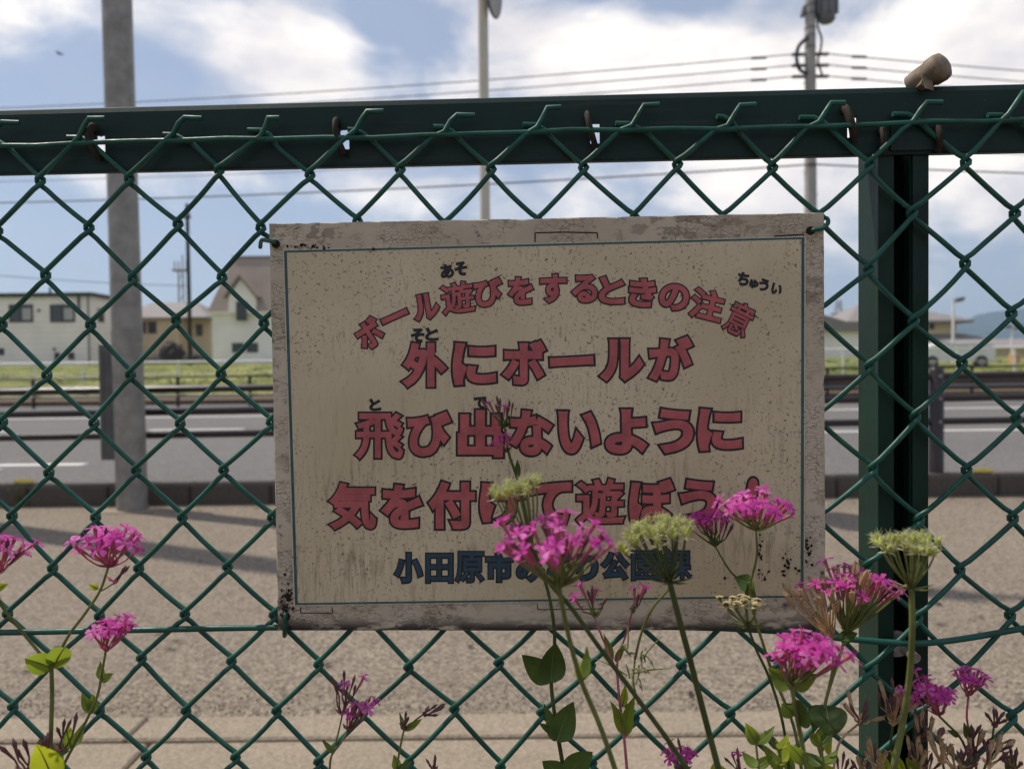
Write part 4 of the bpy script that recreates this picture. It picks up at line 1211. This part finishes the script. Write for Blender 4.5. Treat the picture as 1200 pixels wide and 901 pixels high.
def head(root, base, tops, Y, mix, scale=1.0, seed=0, dY=.016, droop=0.0, name='flower_head', ped='stem', lead=.38):
    """base pixel; tops = (cx, cy, half width px, half height px, count): flowers fan out from the base and end on that ellipse"""
    g = random.Random(seed * 31 + 7)
    cx, cy, hw, hh, n_ = tops
    if mix.get('open', 0) > 4 and n_ > 6: n_ = int(n_ * 1.45)
    B = at(*base, Y); o = Vector(root.location)
    mb = MB(); items = []
    for k in range(n_):
        a = g.uniform(0, 6.28); rr = math.sqrt((k + .5) / n_)
        ex, ey = math.cos(k * 2.399 + g.gauss(0, .2)) * rr, math.sin(k * 2.399 + g.gauss(0, .2)) * rr
        T = at(cx + ex * hw, cy - (1 - ex * ex) * hh * .5 + hh * .4 + g.gauss(0, hh * .25), Y) + Vector((0, ey * dY * 1.0, 0))
        kind = g.choices(list(mix), list(mix.values()))[0]
        v = T - B; L = v.length
        fl = .0148 * scale * (.85 if kind in ('bud', 'dry') else 1)
        d = (v.normalized() + Vector((g.gauss(0, .10), g.gauss(0, .10), .12 - droop))).normalized()
        foot = T - d * fl
        if (foot - B).dot(v) < 0: foot = B + v * .12; d = (T - foot).normalized()
        mid = B.lerp(foot, .5) + Vector((g.gauss(0, .0012), g.gauss(0, .0012), -.0008))
        mb.tube([q - o for q in smooth([B, mid, foot], 3)], [.00085 * scale] * 3 + [.0006 * scale] * 4, 5, 0, False)
        items.append((foot, d, kind))
    # bracts at the fork
    for k in range(3):
        a = g.uniform(0, 6.28); dd = Vector((math.cos(a), math.sin(a), .8)).normalized() * .008 * scale; s_ = dd.cross(Vector((0, 0, 1))).normalized() * .0018
        b0 = B - o; mb.add([b0, b0 + dd * .5 + s_, b0 + dd, b0 + dd * .5 - s_], [(0, 1, 2, 3)], 0)
    H = mb.build(name, ped, root)
    for foot, d, kind in items:
        f_ = bpy.data.objects.new('flower' if kind in ('open', 'half') else ('flower_bud' if kind == 'bud' else 'dried_flower'), g.choice(FL[kind]))
        COL.objects.link(f_); f_.parent = H
        sc_ = scale * g.uniform(.88, 1.12)
        f_.matrix_local = Matrix.Translation(foot - o) @ basis(d, g.uniform(0, 6.28)).to_4x4() @ Matrix.Scale(sc_, 4)
    return H
OPEN = {'open': 8, 'half': 2}; MIXB = {'open': 6, 'half': 2, 'bud': 2}; BUDS = {'bud': 1}; DRY = {'dry': 6, 'bud': 1}; MIXD = {'open': 5, 'half': 2, 'dry': 7, 'bud': 1}
def plant(px, Y, label, name='catchfly_plant', cat='flower', grp='pink catchfly plants in front of the fence'):
    p = at(px, 900, Y)
    return tag(empty(name, (p.x, p.y - .02, .2)), label, cat, grp)

# big cluster in front of the board
r = plant(722, .42, 'big bright pink flower cluster on pale stem before the city name')
head(r, (655, 688), (650, 628, 74, 40, 26), .40, {'open': 8, 'half': 2, 'bud': 1}, 1.0, 1, .03)
stem(r, [(655, 688, .40), (662, 725, .405), (674, 775, .41), (682, 800, .415), (703, 850, .42), (722, 905, .42)], .0016, .0012, 'stem')
leaf(r, (683, 797), (690, 757), 16, .415, 'leaf', .3, .6); leaf(r, (681, 797), (674, 770), 12, .415, 'leaf', .3, -.7)
# flat topped cluster right of the exclamation mark, with its shaded twin
r = plant(906, .53, 'flat topped pink flower cluster and its shaded twin by the exclamation mark')
head(r, (886, 621), (885, 588, 46, 17, 22), .515, OPEN, .92, 2, .03)
stem(r, [(886, 621, .515), (887, 650, .52), (880, 680, .53)], .0009, .0006, 'stem', False)
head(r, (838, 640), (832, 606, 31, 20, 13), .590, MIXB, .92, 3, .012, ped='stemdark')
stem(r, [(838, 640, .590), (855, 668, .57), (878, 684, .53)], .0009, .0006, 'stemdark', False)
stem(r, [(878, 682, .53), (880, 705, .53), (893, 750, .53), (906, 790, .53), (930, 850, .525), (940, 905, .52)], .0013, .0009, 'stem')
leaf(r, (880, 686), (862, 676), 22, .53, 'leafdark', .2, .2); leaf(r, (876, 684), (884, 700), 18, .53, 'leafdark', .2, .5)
# slim plant with two small tufts
r = plant(735, .55, 'slim plant with two small pink tufts below the board edge')
head(r, (696, 722), (689, 690, 20, 12, 6), .545, {'open': 3, 'half': 2, 'bud': 2}, .95, 4, .012)
head(r, (741, 716), (750, 688, 11, 10, 4), .545, {'open': 3, 'half': 1, 'bud': 1}, .95, 5, .01)
stem(r, [(696, 722, .545), (705, 745, .546), (717, 773, .548), (724, 790, .55)], .0009, .0006, 'calyx', False)
stem(r, [(741, 716, .545), (733, 745, .546), (724, 772, .548), (723, 790, .55)], .0009, .0006, 'calyx', False)
stem(r, [(723, 786, .55), (726, 820, .55), (731, 860, .55), (735, 905, .55)], .0012, .0009, 'calyx')
leaf(r, (717, 775), (709, 742), 12, .55, 'leaf', .4, .6); leaf(r, (722, 775), (733, 752), 10, .55, 'leaf', .4, -.6)
leaf(r, (732, 862), (718, 818), 20, .55, 'leaf', .3, .7); leaf(r, (733, 862), (741, 812), 20, .55, 'leaf', .3, -.7); leaf(r, (729, 828), (734, 800), 10, .55, 'leafyel', .3, .3)
# large cluster in front of the post foot
r = plant(945, .46, 'large upright pink cluster with long rosy tubes by the board corner')
head(r, (928, 805), (948, 757, 42, 30, 22), .45, {'open': 8, 'half': 2}, 1.05, 6, .026)
stem(r, [(928, 805, .45), (934, 840, .455), (940, 870, .46), (946, 905, .46)], .0016, .0013, 'stem')
leaf(r, (926, 806), (901, 782), 26, .455, 'leaf', .3, .3); leaf(r, (930, 806), (958, 788), 22, .455, 'leaf', .3, -.4)
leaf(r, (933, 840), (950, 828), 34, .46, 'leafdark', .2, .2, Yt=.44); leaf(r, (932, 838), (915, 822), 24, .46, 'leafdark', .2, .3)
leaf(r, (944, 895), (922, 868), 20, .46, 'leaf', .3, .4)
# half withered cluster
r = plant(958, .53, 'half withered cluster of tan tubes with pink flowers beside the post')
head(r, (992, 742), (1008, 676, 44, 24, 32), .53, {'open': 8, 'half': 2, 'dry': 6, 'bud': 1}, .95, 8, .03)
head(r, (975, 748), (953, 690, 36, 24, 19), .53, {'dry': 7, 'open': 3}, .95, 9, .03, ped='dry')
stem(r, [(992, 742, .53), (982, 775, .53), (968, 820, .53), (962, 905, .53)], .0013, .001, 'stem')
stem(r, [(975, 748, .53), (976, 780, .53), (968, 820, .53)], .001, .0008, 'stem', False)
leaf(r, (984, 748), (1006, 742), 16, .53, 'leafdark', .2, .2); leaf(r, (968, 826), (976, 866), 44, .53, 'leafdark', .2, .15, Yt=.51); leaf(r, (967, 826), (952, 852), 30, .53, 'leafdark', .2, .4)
leaf(r, (967, 850), (960, 885), 18, .53, 'leaf', .2, .4); leaf(r, (966, 850), (972, 890), 16, .53, 'leafyel', .2, .4)
# left plants
r = plant(60, .52, 'tall pink catchfly with round olive leaves beside the lamp pole view')
head(r, (127, 664), (130, 628, 38, 18, 17), .51, {'open': 7, 'half': 2, 'bud': 1}, .95, 10, .026, ped='calyx')
head(r, (134, 683), (148, 664, 6, 4, 2), .512, BUDS, .95, 11, .004, ped='calyx')
stem(r, [(127, 664, .51), (119, 688, .51), (100, 718, .515), (80, 745, .52), (62, 780, .52)], .0011, .0008, 'stem', False)
stem(r, [(134, 683, .512), (119, 692, .512)], .0006, .0005, 'stem', False)
head(r, (-4, 672), (5, 638, 24, 18, 12), .50, {'open': 7, 'half': 2, 'bud': 1}, .95, 12, .02, ped='calyx')
stem(r, [(-4, 672, .50), (0, 705, .505), (22, 735, .515), (44, 762, .52), (60, 782, .52)], .0011, .0008, 'stem', False)
stem(r, [(60, 775, .52), (61, 810, .52), (60, 850, .52), (58, 905, .52)], .0016, .0013, 'stem')
leaf(r, (60, 782), (26, 770), 26, .52, 'leaf', .15, .1, Yt=.50); leaf(r, (62, 782), (80, 752), 26, .52, 'leaf', .15, -.2, Yt=.50); leaf(r, (-6, 690), (10, 684), 10, .505, 'leafyel', .2, .2)
leaf(r, (115, 690), (104, 684), 8, .51, 'leafyel', .2, .2)
r = plant(70, .54, 'slender catchfly with one pink head and paired narrow leaves')
head(r, (124, 762), (131, 731, 23, 14, 12), .54, OPEN, .92, 13, .02, ped='calyx')
stem(r, [(124, 762, .54), (120, 785, .54), (114, 815, .54), (104, 838, .54), (92, 862, .54), (70, 905, .54)], .0012, .0008, 'stem')
for (bx_2, by_2), tips in (((119, 797), ((117, 776), (134, 789))), ((108, 835), ((95, 813), (110, 813))), ((84, 876), ((77, 846), (99, 847)))):
    for k, tp in enumerate(tips): leaf(r, (bx_2, by_2), tp, 11 + (bx_2 < 112) * 3, .54, 'leaf', .3, .4 if k else -.3)
leaf(r, (80, 880), (60, 872), 14, .54, 'leafdark', .2, .3)
r = plant(40, .47, 'low sprig of brown buds with a large yellow leaf')
leaf(r, (62, 915), (42, 868), 36, .46, 'leafyel', .12, .2, Yt=.45); leaf(r, (56, 908), (40, 885), 20, .47, 'leafyel', .2, .3)
head(r, (30, 905), (24, 868, 22, 8, 5), .48, BUDS, 1.0, 14, .01, ped='bud')
head(r, (55, 895), (58, 862, 10, 6, 3), .49, BUDS, 1.0, 15, .01, ped='bud')
head(r, (72, 880), (78, 845, 14, 8, 4), .50, BUDS, .95, 16, .01, ped='bud')
stem(r, [(30, 905, .48), (34, 925, .48)], .001, .001, 'stem'); stem(r, [(55, 893, .49), (52, 925, .49)], .001, .001, 'stem'); stem(r, [(72, 880, .50), (62, 925, .50)], .001, .001, 'stem')
# thin plant below the board's left half
r = plant(388, .57, 'thin catchfly with narrow purple tubes under the left half of the board')
head(r, (401, 838), (405, 796, 21, 8, 9), .575, {'open': 3, 'bud': 6}, .95, 17, .015, ped='bud')
head(r, (408, 856), (425, 825, 17, 8, 9), .575, {'open': 5, 'bud': 4}, .90, 18, .015, ped='bud')
stem(r, [(401, 838, .575), (396, 860, .575), (390, 882, .575)], .0008, .0006, 'stem', False)
stem(r, [(408, 856, .575), (398, 872, .575), (389, 884, .575), (386, 905, .575)], .001, .0007, 'stem')
leaf(r, (390, 882), (377, 865), 7, .575, 'leafdark', .3, .3)
r = plant(465, .56, 'budding sprig with pointed leaves under the middle of the board')
head(r, (497, 836), (515, 829, 14, 7, 4), .565, BUDS, .9, 19, .008, ped='bud')
head(r, (474, 852), (478, 838, 6, 5, 3), .565, BUDS, .75, 20, .006, ped='bud')
stem(r, [(497, 836, .565), (485, 845, .565), (474, 856, .565)], .0008, .0006, 'stem', False)
stem(r, [(474, 852, .565), (470, 870, .565), (464, 905, .565)], .001, .0007, 'stem')
leaf(r, (474, 855), (496, 842), 9, .565, 'leaf', .3, .3); leaf(r, (473, 855), (469, 836), 7, .565, 'leafdark', .3, .3); leaf(r, (466, 901), (462, 884), 12, .565, 'leaf', .3, .3); leaf(r, (466, 903), (484, 891), 10, .565, 'leafdark', .3, .3)
head(r, (508, 905), (505, 888, 10, 5, 4), .565, BUDS, .75, 21, .006, ped='bud'); stem(r, [(508, 903, .565), (500, 925, .565)], .001, .0008, 'stem')
# tall plant in the shade of the board
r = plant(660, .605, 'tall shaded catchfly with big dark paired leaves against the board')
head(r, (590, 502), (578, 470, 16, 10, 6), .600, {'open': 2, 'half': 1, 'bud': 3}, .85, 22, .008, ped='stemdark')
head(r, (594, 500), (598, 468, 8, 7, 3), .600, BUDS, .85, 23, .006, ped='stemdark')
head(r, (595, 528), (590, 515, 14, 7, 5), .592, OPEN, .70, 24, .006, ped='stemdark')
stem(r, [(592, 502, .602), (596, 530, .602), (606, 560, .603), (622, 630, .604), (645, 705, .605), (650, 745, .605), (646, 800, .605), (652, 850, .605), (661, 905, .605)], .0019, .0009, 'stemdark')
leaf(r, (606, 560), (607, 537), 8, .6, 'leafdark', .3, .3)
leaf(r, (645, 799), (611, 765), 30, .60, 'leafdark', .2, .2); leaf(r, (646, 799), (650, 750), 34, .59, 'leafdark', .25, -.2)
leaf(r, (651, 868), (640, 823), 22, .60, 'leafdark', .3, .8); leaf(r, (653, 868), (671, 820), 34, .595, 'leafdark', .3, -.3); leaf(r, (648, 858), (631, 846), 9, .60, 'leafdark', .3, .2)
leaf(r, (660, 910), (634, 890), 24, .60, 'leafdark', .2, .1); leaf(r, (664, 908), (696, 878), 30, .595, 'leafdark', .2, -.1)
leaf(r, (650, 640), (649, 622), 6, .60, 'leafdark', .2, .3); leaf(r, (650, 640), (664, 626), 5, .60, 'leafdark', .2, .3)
# low flowers at the lower edge
r = plant(803, .53, 'low pink cluster near the foot of the umbel stalk')
head(r, (803, 903), (793, 877, 19, 9, 10), .54, {'open': 7, 'bud': 3}, .82, 25, .015, ped='bud'); stem(r, [(803, 903, .54), (808, 925, .54)], .001, .0008, 'stem')
r = plant(868, .53, 'tiny pink tuft with dark buds between umbel stalk and post')
head(r, (868, 906), (860, 884, 12, 8, 5), .55, {'open': 3, 'bud': 4}, .75, 26, .01, ped='bud'); stem(r, [(868, 904, .55), (872, 925, .55)], .001, .0008, 'stem')
leaf(r, (845, 912), (838, 890), 22, .53, 'leafyel', .2, .3)
r = plant(1115, .54, 'pink cluster partly over the post edge with leaning stem')
head(r, (1100, 838), (1090, 806, 24, 14, 14), .545, OPEN, .88, 27, .02, ped='calyx')
stem(r, [(1100, 838, .545), (1110, 848, .545), (1124, 862, .545), (1140, 905, .545)], .001, .0008, 'stemdark')
leaf(r, (1124, 862), (1110, 855), 8, .545, 'leafdark', .2, .3); leaf(r, (1106, 852), (1097, 868), 8, .545, 'bud', .2, .3)
r = plant(1133, .55, 'small neat pink head on a thin stem right of the post')
head(r, (1135, 814), (1138, 789, 18, 9, 10), .555, OPEN, .82, 28, .016, ped='calyx')
stem(r, [(1135, 814, .555), (1133, 840, .555), (1138, 870, .555), (1136, 905, .555)], .0009, .0007, 'calyx')
leaf(r, (1134, 866), (1130, 845), 8, .555, 'leafdark', .2, .3); leaf(r, (1136, 866), (1140, 846), 8, .555, 'leafdark', .2, .3)
r = plant(1046, .55, 'dried brown cluster with one pink flower in front of the post')
head(r, (1046, 850), (1050, 812, 24, 16, 16), .555, {'dry': 6, 'bud': 8, 'open': 1}, .9, 29, .02, ped='dry')
stem(r, [(1046, 850, .555), (1044, 880, .555), (1050, 905, .555)], .001, .0008, 'stemdark')
head(r, (1078, 868), (1082, 838, 14, 10, 8), .555, {'bud': 4, 'dry': 3}, .85, 30, .015, ped='bud'); stem(r, [(1078, 868, .555), (1068, 905, .555)], .001, .0008, 'stemdark')
r = plant(1005, .54, 'dry sprig with a few tan tubes left of the post')
head(r, (1008, 846), (1010, 828, 30, 14, 7), .54, {'dry': 5, 'bud': 4}, .95, 31, .015, ped='dry')
stem(r, [(1008, 846, .54), (985, 868, .54), (976, 905, .54)], .001, .0007, 'dry')
r = plant(1150, .54, 'brown budded sprig bending over the right mesh beside the post')
head(r, (1165, 850), (1172, 838, 14, 8, 5), .545, BUDS, .95, 32, .01, ped='bud')
head(r, (1165, 880), (1182, 868, 18, 6, 4), .545, {'bud': 3, 'dry': 2}, .95, 33, .01, ped='bud')
head(r, (1142, 885), (1146, 858, 16, 9, 7), .545, {'bud': 3, 'dry': 1}, .95, 34, .012, ped='bud')
stem(r, [(1165, 850, .545), (1160, 880, .545), (1152, 905, .545)], .001, .0007, 'stemdark'); stem(r, [(1165, 880, .545), (1158, 895, .545)], .0008, .0007, 'stemdark', False); stem(r, [(1142, 885, .545), (1146, 915, .545)], .001, .0008, 'stemdark')
leaf(r, (1182, 905), (1190, 882), 12, .54, 'leaf', .2, .3); leaf(r, (1186, 908), (1180, 888), 12, .54, 'leafdark', .2, .3)
for k, (bx_2, by_2, hx2, hy2, nn2, kind) in enumerate(((1120, 905, 1112, 880, 5, DRY), (1085, 908, 1090, 885, 5, BUDS), (1010, 908, 1012, 888, 6, DRY), (985, 908, 990, 890, 4, BUDS))):
    head(r, (bx_2, by_2), (hx2, hy2, 14, 8, nn2), .55, kind, .85, 40 + k, .012, ped='dry'); stem(r, [(bx_2, by_2, .55), (bx_2 + 3, by_2 + 20, .55)], .001, .0008, 'stem')
for bp_, tp_, w_, m_ in (((1040, 905), (1030, 878), 14, 'leafyel'), ((1075, 908), (1062, 884), 14, 'leaf'), ((960, 908), (945, 882), 18, 'leaf'), ((930, 905), (908, 868), 16, 'leaf'), ((980, 910), (955, 893), 16, 'leafyel'), ((915, 905), (893, 868), 15, 'leaf'), ((1060, 905), (1043, 876), 10, 'leafyel')):
    leaf(r, bp_, tp_, w_, .53, m_, .3, .4)

r = plant(1128, .52, 'tangle of dry brown sprigs low in front of the right mesh')
for k, (a, b_, c, d_, w_, n_, kd) in enumerate(((1105, 895, 1098, 868, 16, 7, DRY), (1130, 900, 1136, 880, 14, 6, BUDS), (1160, 898, 1170, 872, 16, 7, {'bud': 4, 'dry': 2}), (1190, 900, 1186, 884, 14, 5, BUDS), (1072, 905, 1076, 872, 14, 7, {'dry': 4, 'bud': 3}), (1028, 902, 1022, 872, 14, 6, DRY))):
    head(r, (a, b_), (c, d_, w_, 9, n_), .53, kd, .95, 60 + k, .015, ped='dry'); stem(r, [(a, b_, .53), (a + (1128 - a) * .2, b_ + 22, .53)], .001, .0008, 'stemdark')
r = plant(915, .50, 'leafy green shoots at the foot of the post without flowers')
for k, (a, b_, h_) in enumerate(((886, 905, 50), (912, 902, 34), (962, 902, 44))):
    stem(r, [(a - 2, b_ - h_, .50), (a + 2, b_ - 15, .50), (a + 5, b_ + 15, .50)], .0011, .0007, 'stem')
    g = random.Random(k + 50)
    for q in (0, 1):
        yy = b_ - 6 - q * h_ * .55
        for sd in (-1, 1):
            leaf(r, (a + 1, yy), (a + sd * g.uniform(12, 22), yy - g.uniform(14, 28)), g.uniform(11, 17), .50 + g.uniform(-.01, .01), g.choice(('leaf', 'leafdark', 'leafyel')) if k else 'leaf', .3, sd * g.uniform(.1, .8), q)

# umbels
def umbel(root, base, tops, Y, seed, fruit=True, ray_mat='stem', brist='bristle', scale=1.0, nr=16, nb=7, tilt=0):
    g = random.Random(seed); cx, cy, hw, hh = tops; B = at(*base, Y); o = Vector(root.location)
    mb = MB(); us = []
    for k in range(nr):
        rr = math.sqrt((k + .5) / nr); an = k * 2.399
        ex, ey = math.cos(an) * rr, math.sin(an) * rr
        T = at(cx + ex * hw * .86, cy + hh * (.55 * rr - .1) + ex * tilt + g.gauss(0, 3.2), Y) + Vector((0, ey * hw / FPX * Y * .8, 0))
        mid = B.lerp(T, .55) + Vector((ex, ey, 0)) * .0022
        mb.tube([q - o for q in smooth([B, mid, T], 4)], .00055 * scale, 5, 0, False); us.append((T, (T - mid).normalized()))
    for k in range(6):
        a = k * 1.05; d = Vector((math.cos(a), math.sin(a), .12)).normalized() * .014 * scale
        mb.tube([B - o, B - o + d * .5, B - o + d + Vector((0, 0, .001))], [.0007, .0006, .0001], 4, 0, False)
    H = mb.build('umbel', ray_mat, root)
    for T, d in us:
        m2 = MB()
        for j in range(nb):
            v = (d * .9 + Vector((g.gauss(0, .55), g.gauss(0, .55), g.uniform(0, .7)))).normalized()
            if fruit:
                L = g.uniform(.0048, .0072) * scale; p0 = T - o; p1 = p0 + v * L
                m2.tube([p0, p0 + v * L * .25, p0 + v * L * .6, p1], [.0003, .0011 * scale, .0012 * scale, .0004], 6, 0)
                for q in range(11):
                    w = Vector((g.gauss(0, 1), g.gauss(0, 1), g.gauss(.3, 1))).normalized()
                    st_ = p0 + v * L * g.uniform(.3, 1); m2.tube([st_, st_ + (w + v * .8).normalized() * g.uniform(.002, .0048) * scale], [.00018, .00005], 3, 1, False)
            else:
                p1 = T - o + v * .003 * scale; m2.tube([T - o, p1], .0002, 3, 0, False)
                for q in range(5):
                    a = q * 1.256; w = Vector((math.cos(a), math.sin(a), .3)) * .0011 * scale; w2 = Vector((-math.sin(a), math.cos(a), 0)) * .0006 * scale
                    m2.add([p1, p1 + w * .6 + w2, p1 + w, p1 + w * .6 - w2], [(0, 1, 2, 3)], 1)
        for q in range(5):
            a = g.uniform(0, 6.28); w = Vector((math.cos(a), math.sin(a), g.uniform(-.2, .5))) * .006 * scale
            m2.tube([T - o, T - o + w], [.0004, .0001], 3, 1, False)
        m2.build('umbellet', ['umbel' if fruit else 'stem', brist], H)
    return H
UG = 'umbels of wild carrot in front of the fence'
r = plant(842, .46, 'yellow green bristly fruiting umbel on thick stalk over the city name', 'wild_carrot', 'flower', UG)
umbel(r, (785, 682), (770, 622, 48, 20), .45, 1, True, 'stemdark', scale=1.05, nr=20, tilt=-11)
stem(r, [(785, 682, .45), (792, 710, .45), (808, 770, .455), (826, 840, .46), (843, 905, .46)], .0021, .0017, 'stemdark')
stem(r, [(784, 690, .452), (765, 712, .46), (752, 740, .47), (744, 772, .48)], .0009, .0007, 'stem', False)
# feathery leaf
g = random.Random(9); fm = MB(); o = Vector(r.location)
for k in range(26):
    t_ = k / 26; p = at(744 + 10 * math.sin(t_ * 5) + g.gauss(0, 9), 760 + t_ * 45, .48); q = p + Vector((g.gauss(0, .008), g.gauss(0, .006), g.gauss(.002, .006)))
    fm.tube([p - o, (p + q) / 2 - o + Vector((0, 0, .001)), q - o], [.0005, .0006, .0002], 4, 0, False)
fm.tube(smooth([at(744, 772, .48) - o, at(742, 795, .48) - o, at(748, 825, .485) - o], 4), .0006, 5, 0); fm.build('feathery_leaf', 'stem', r)
r = plant(812, .45, 'small pale umbel before the red text with dark diagonal stalk', 'wild_carrot', 'flower', UG)
umbel(r, (622, 640), (607, 574, 34, 14), .43, 2, True, 'stem', 'bristle', .95, 13, tilt=-7)
stem(r, [(622, 640, .43), (642, 680, .435), (668, 710, .44), (700, 755, .445), (745, 815, .45), (808, 905, .45)], .0017, .0011, 'stemdark')
r = plant(1050, .47, 'yellow green umbel on thick upright stalk in front of the post', 'wild_carrot', 'flower', UG)
umbel(r, (1068, 690), (1062, 636, 44, 15), .46, 3, True, 'stem', 'bristle', 1.0, 17)
stem(r, [(1068, 690, .46), (1069, 730, .46), (1066, 790, .465), (1057, 850, .47), (1046, 905, .47)], .0022, .0017, 'stem')
r = plant(910, .52, 'cream flowered small umbel at the lower right corner of the board', 'wild_carrot', 'flower', UG)
umbel(r, (876, 733), (868, 704, 30, 13), .51, 4, False, 'stem', 'creamfl', 1.1, 12, 14)
stem(r, [(876, 733, .51), (886, 760, .51), (900, 790, .515), (918, 850, .52), (925, 905, .52)], .0011, .0009, 'stemdark')

# ------------------------------------------------------------------ thin summer haze over the plain
hm = bpy.data.materials.new('summer_haze'); hm.use_nodes = True
hn = hm.node_tree.nodes; hn.clear()
ho = hn.new('ShaderNodeOutputMaterial'); hv = hn.new('ShaderNodeVolumePrincipled')
hv.inputs['Color'].default_value = (.58, .76, 1.0, 1); hv.inputs['Density'].default_value = 1.5e-4; hv.inputs['Anisotropy'].default_value = .3
hm.node_tree.links.new(hv.outputs[0], ho.inputs['Volume'])
M['haze'] = hm
tag(MB().box((-6500, -60, -20), (6500, 6500, 375)).build('haze', 'haze'), 'thin bluish summer haze over the plain and far hills', 'haze', kind='stuff')
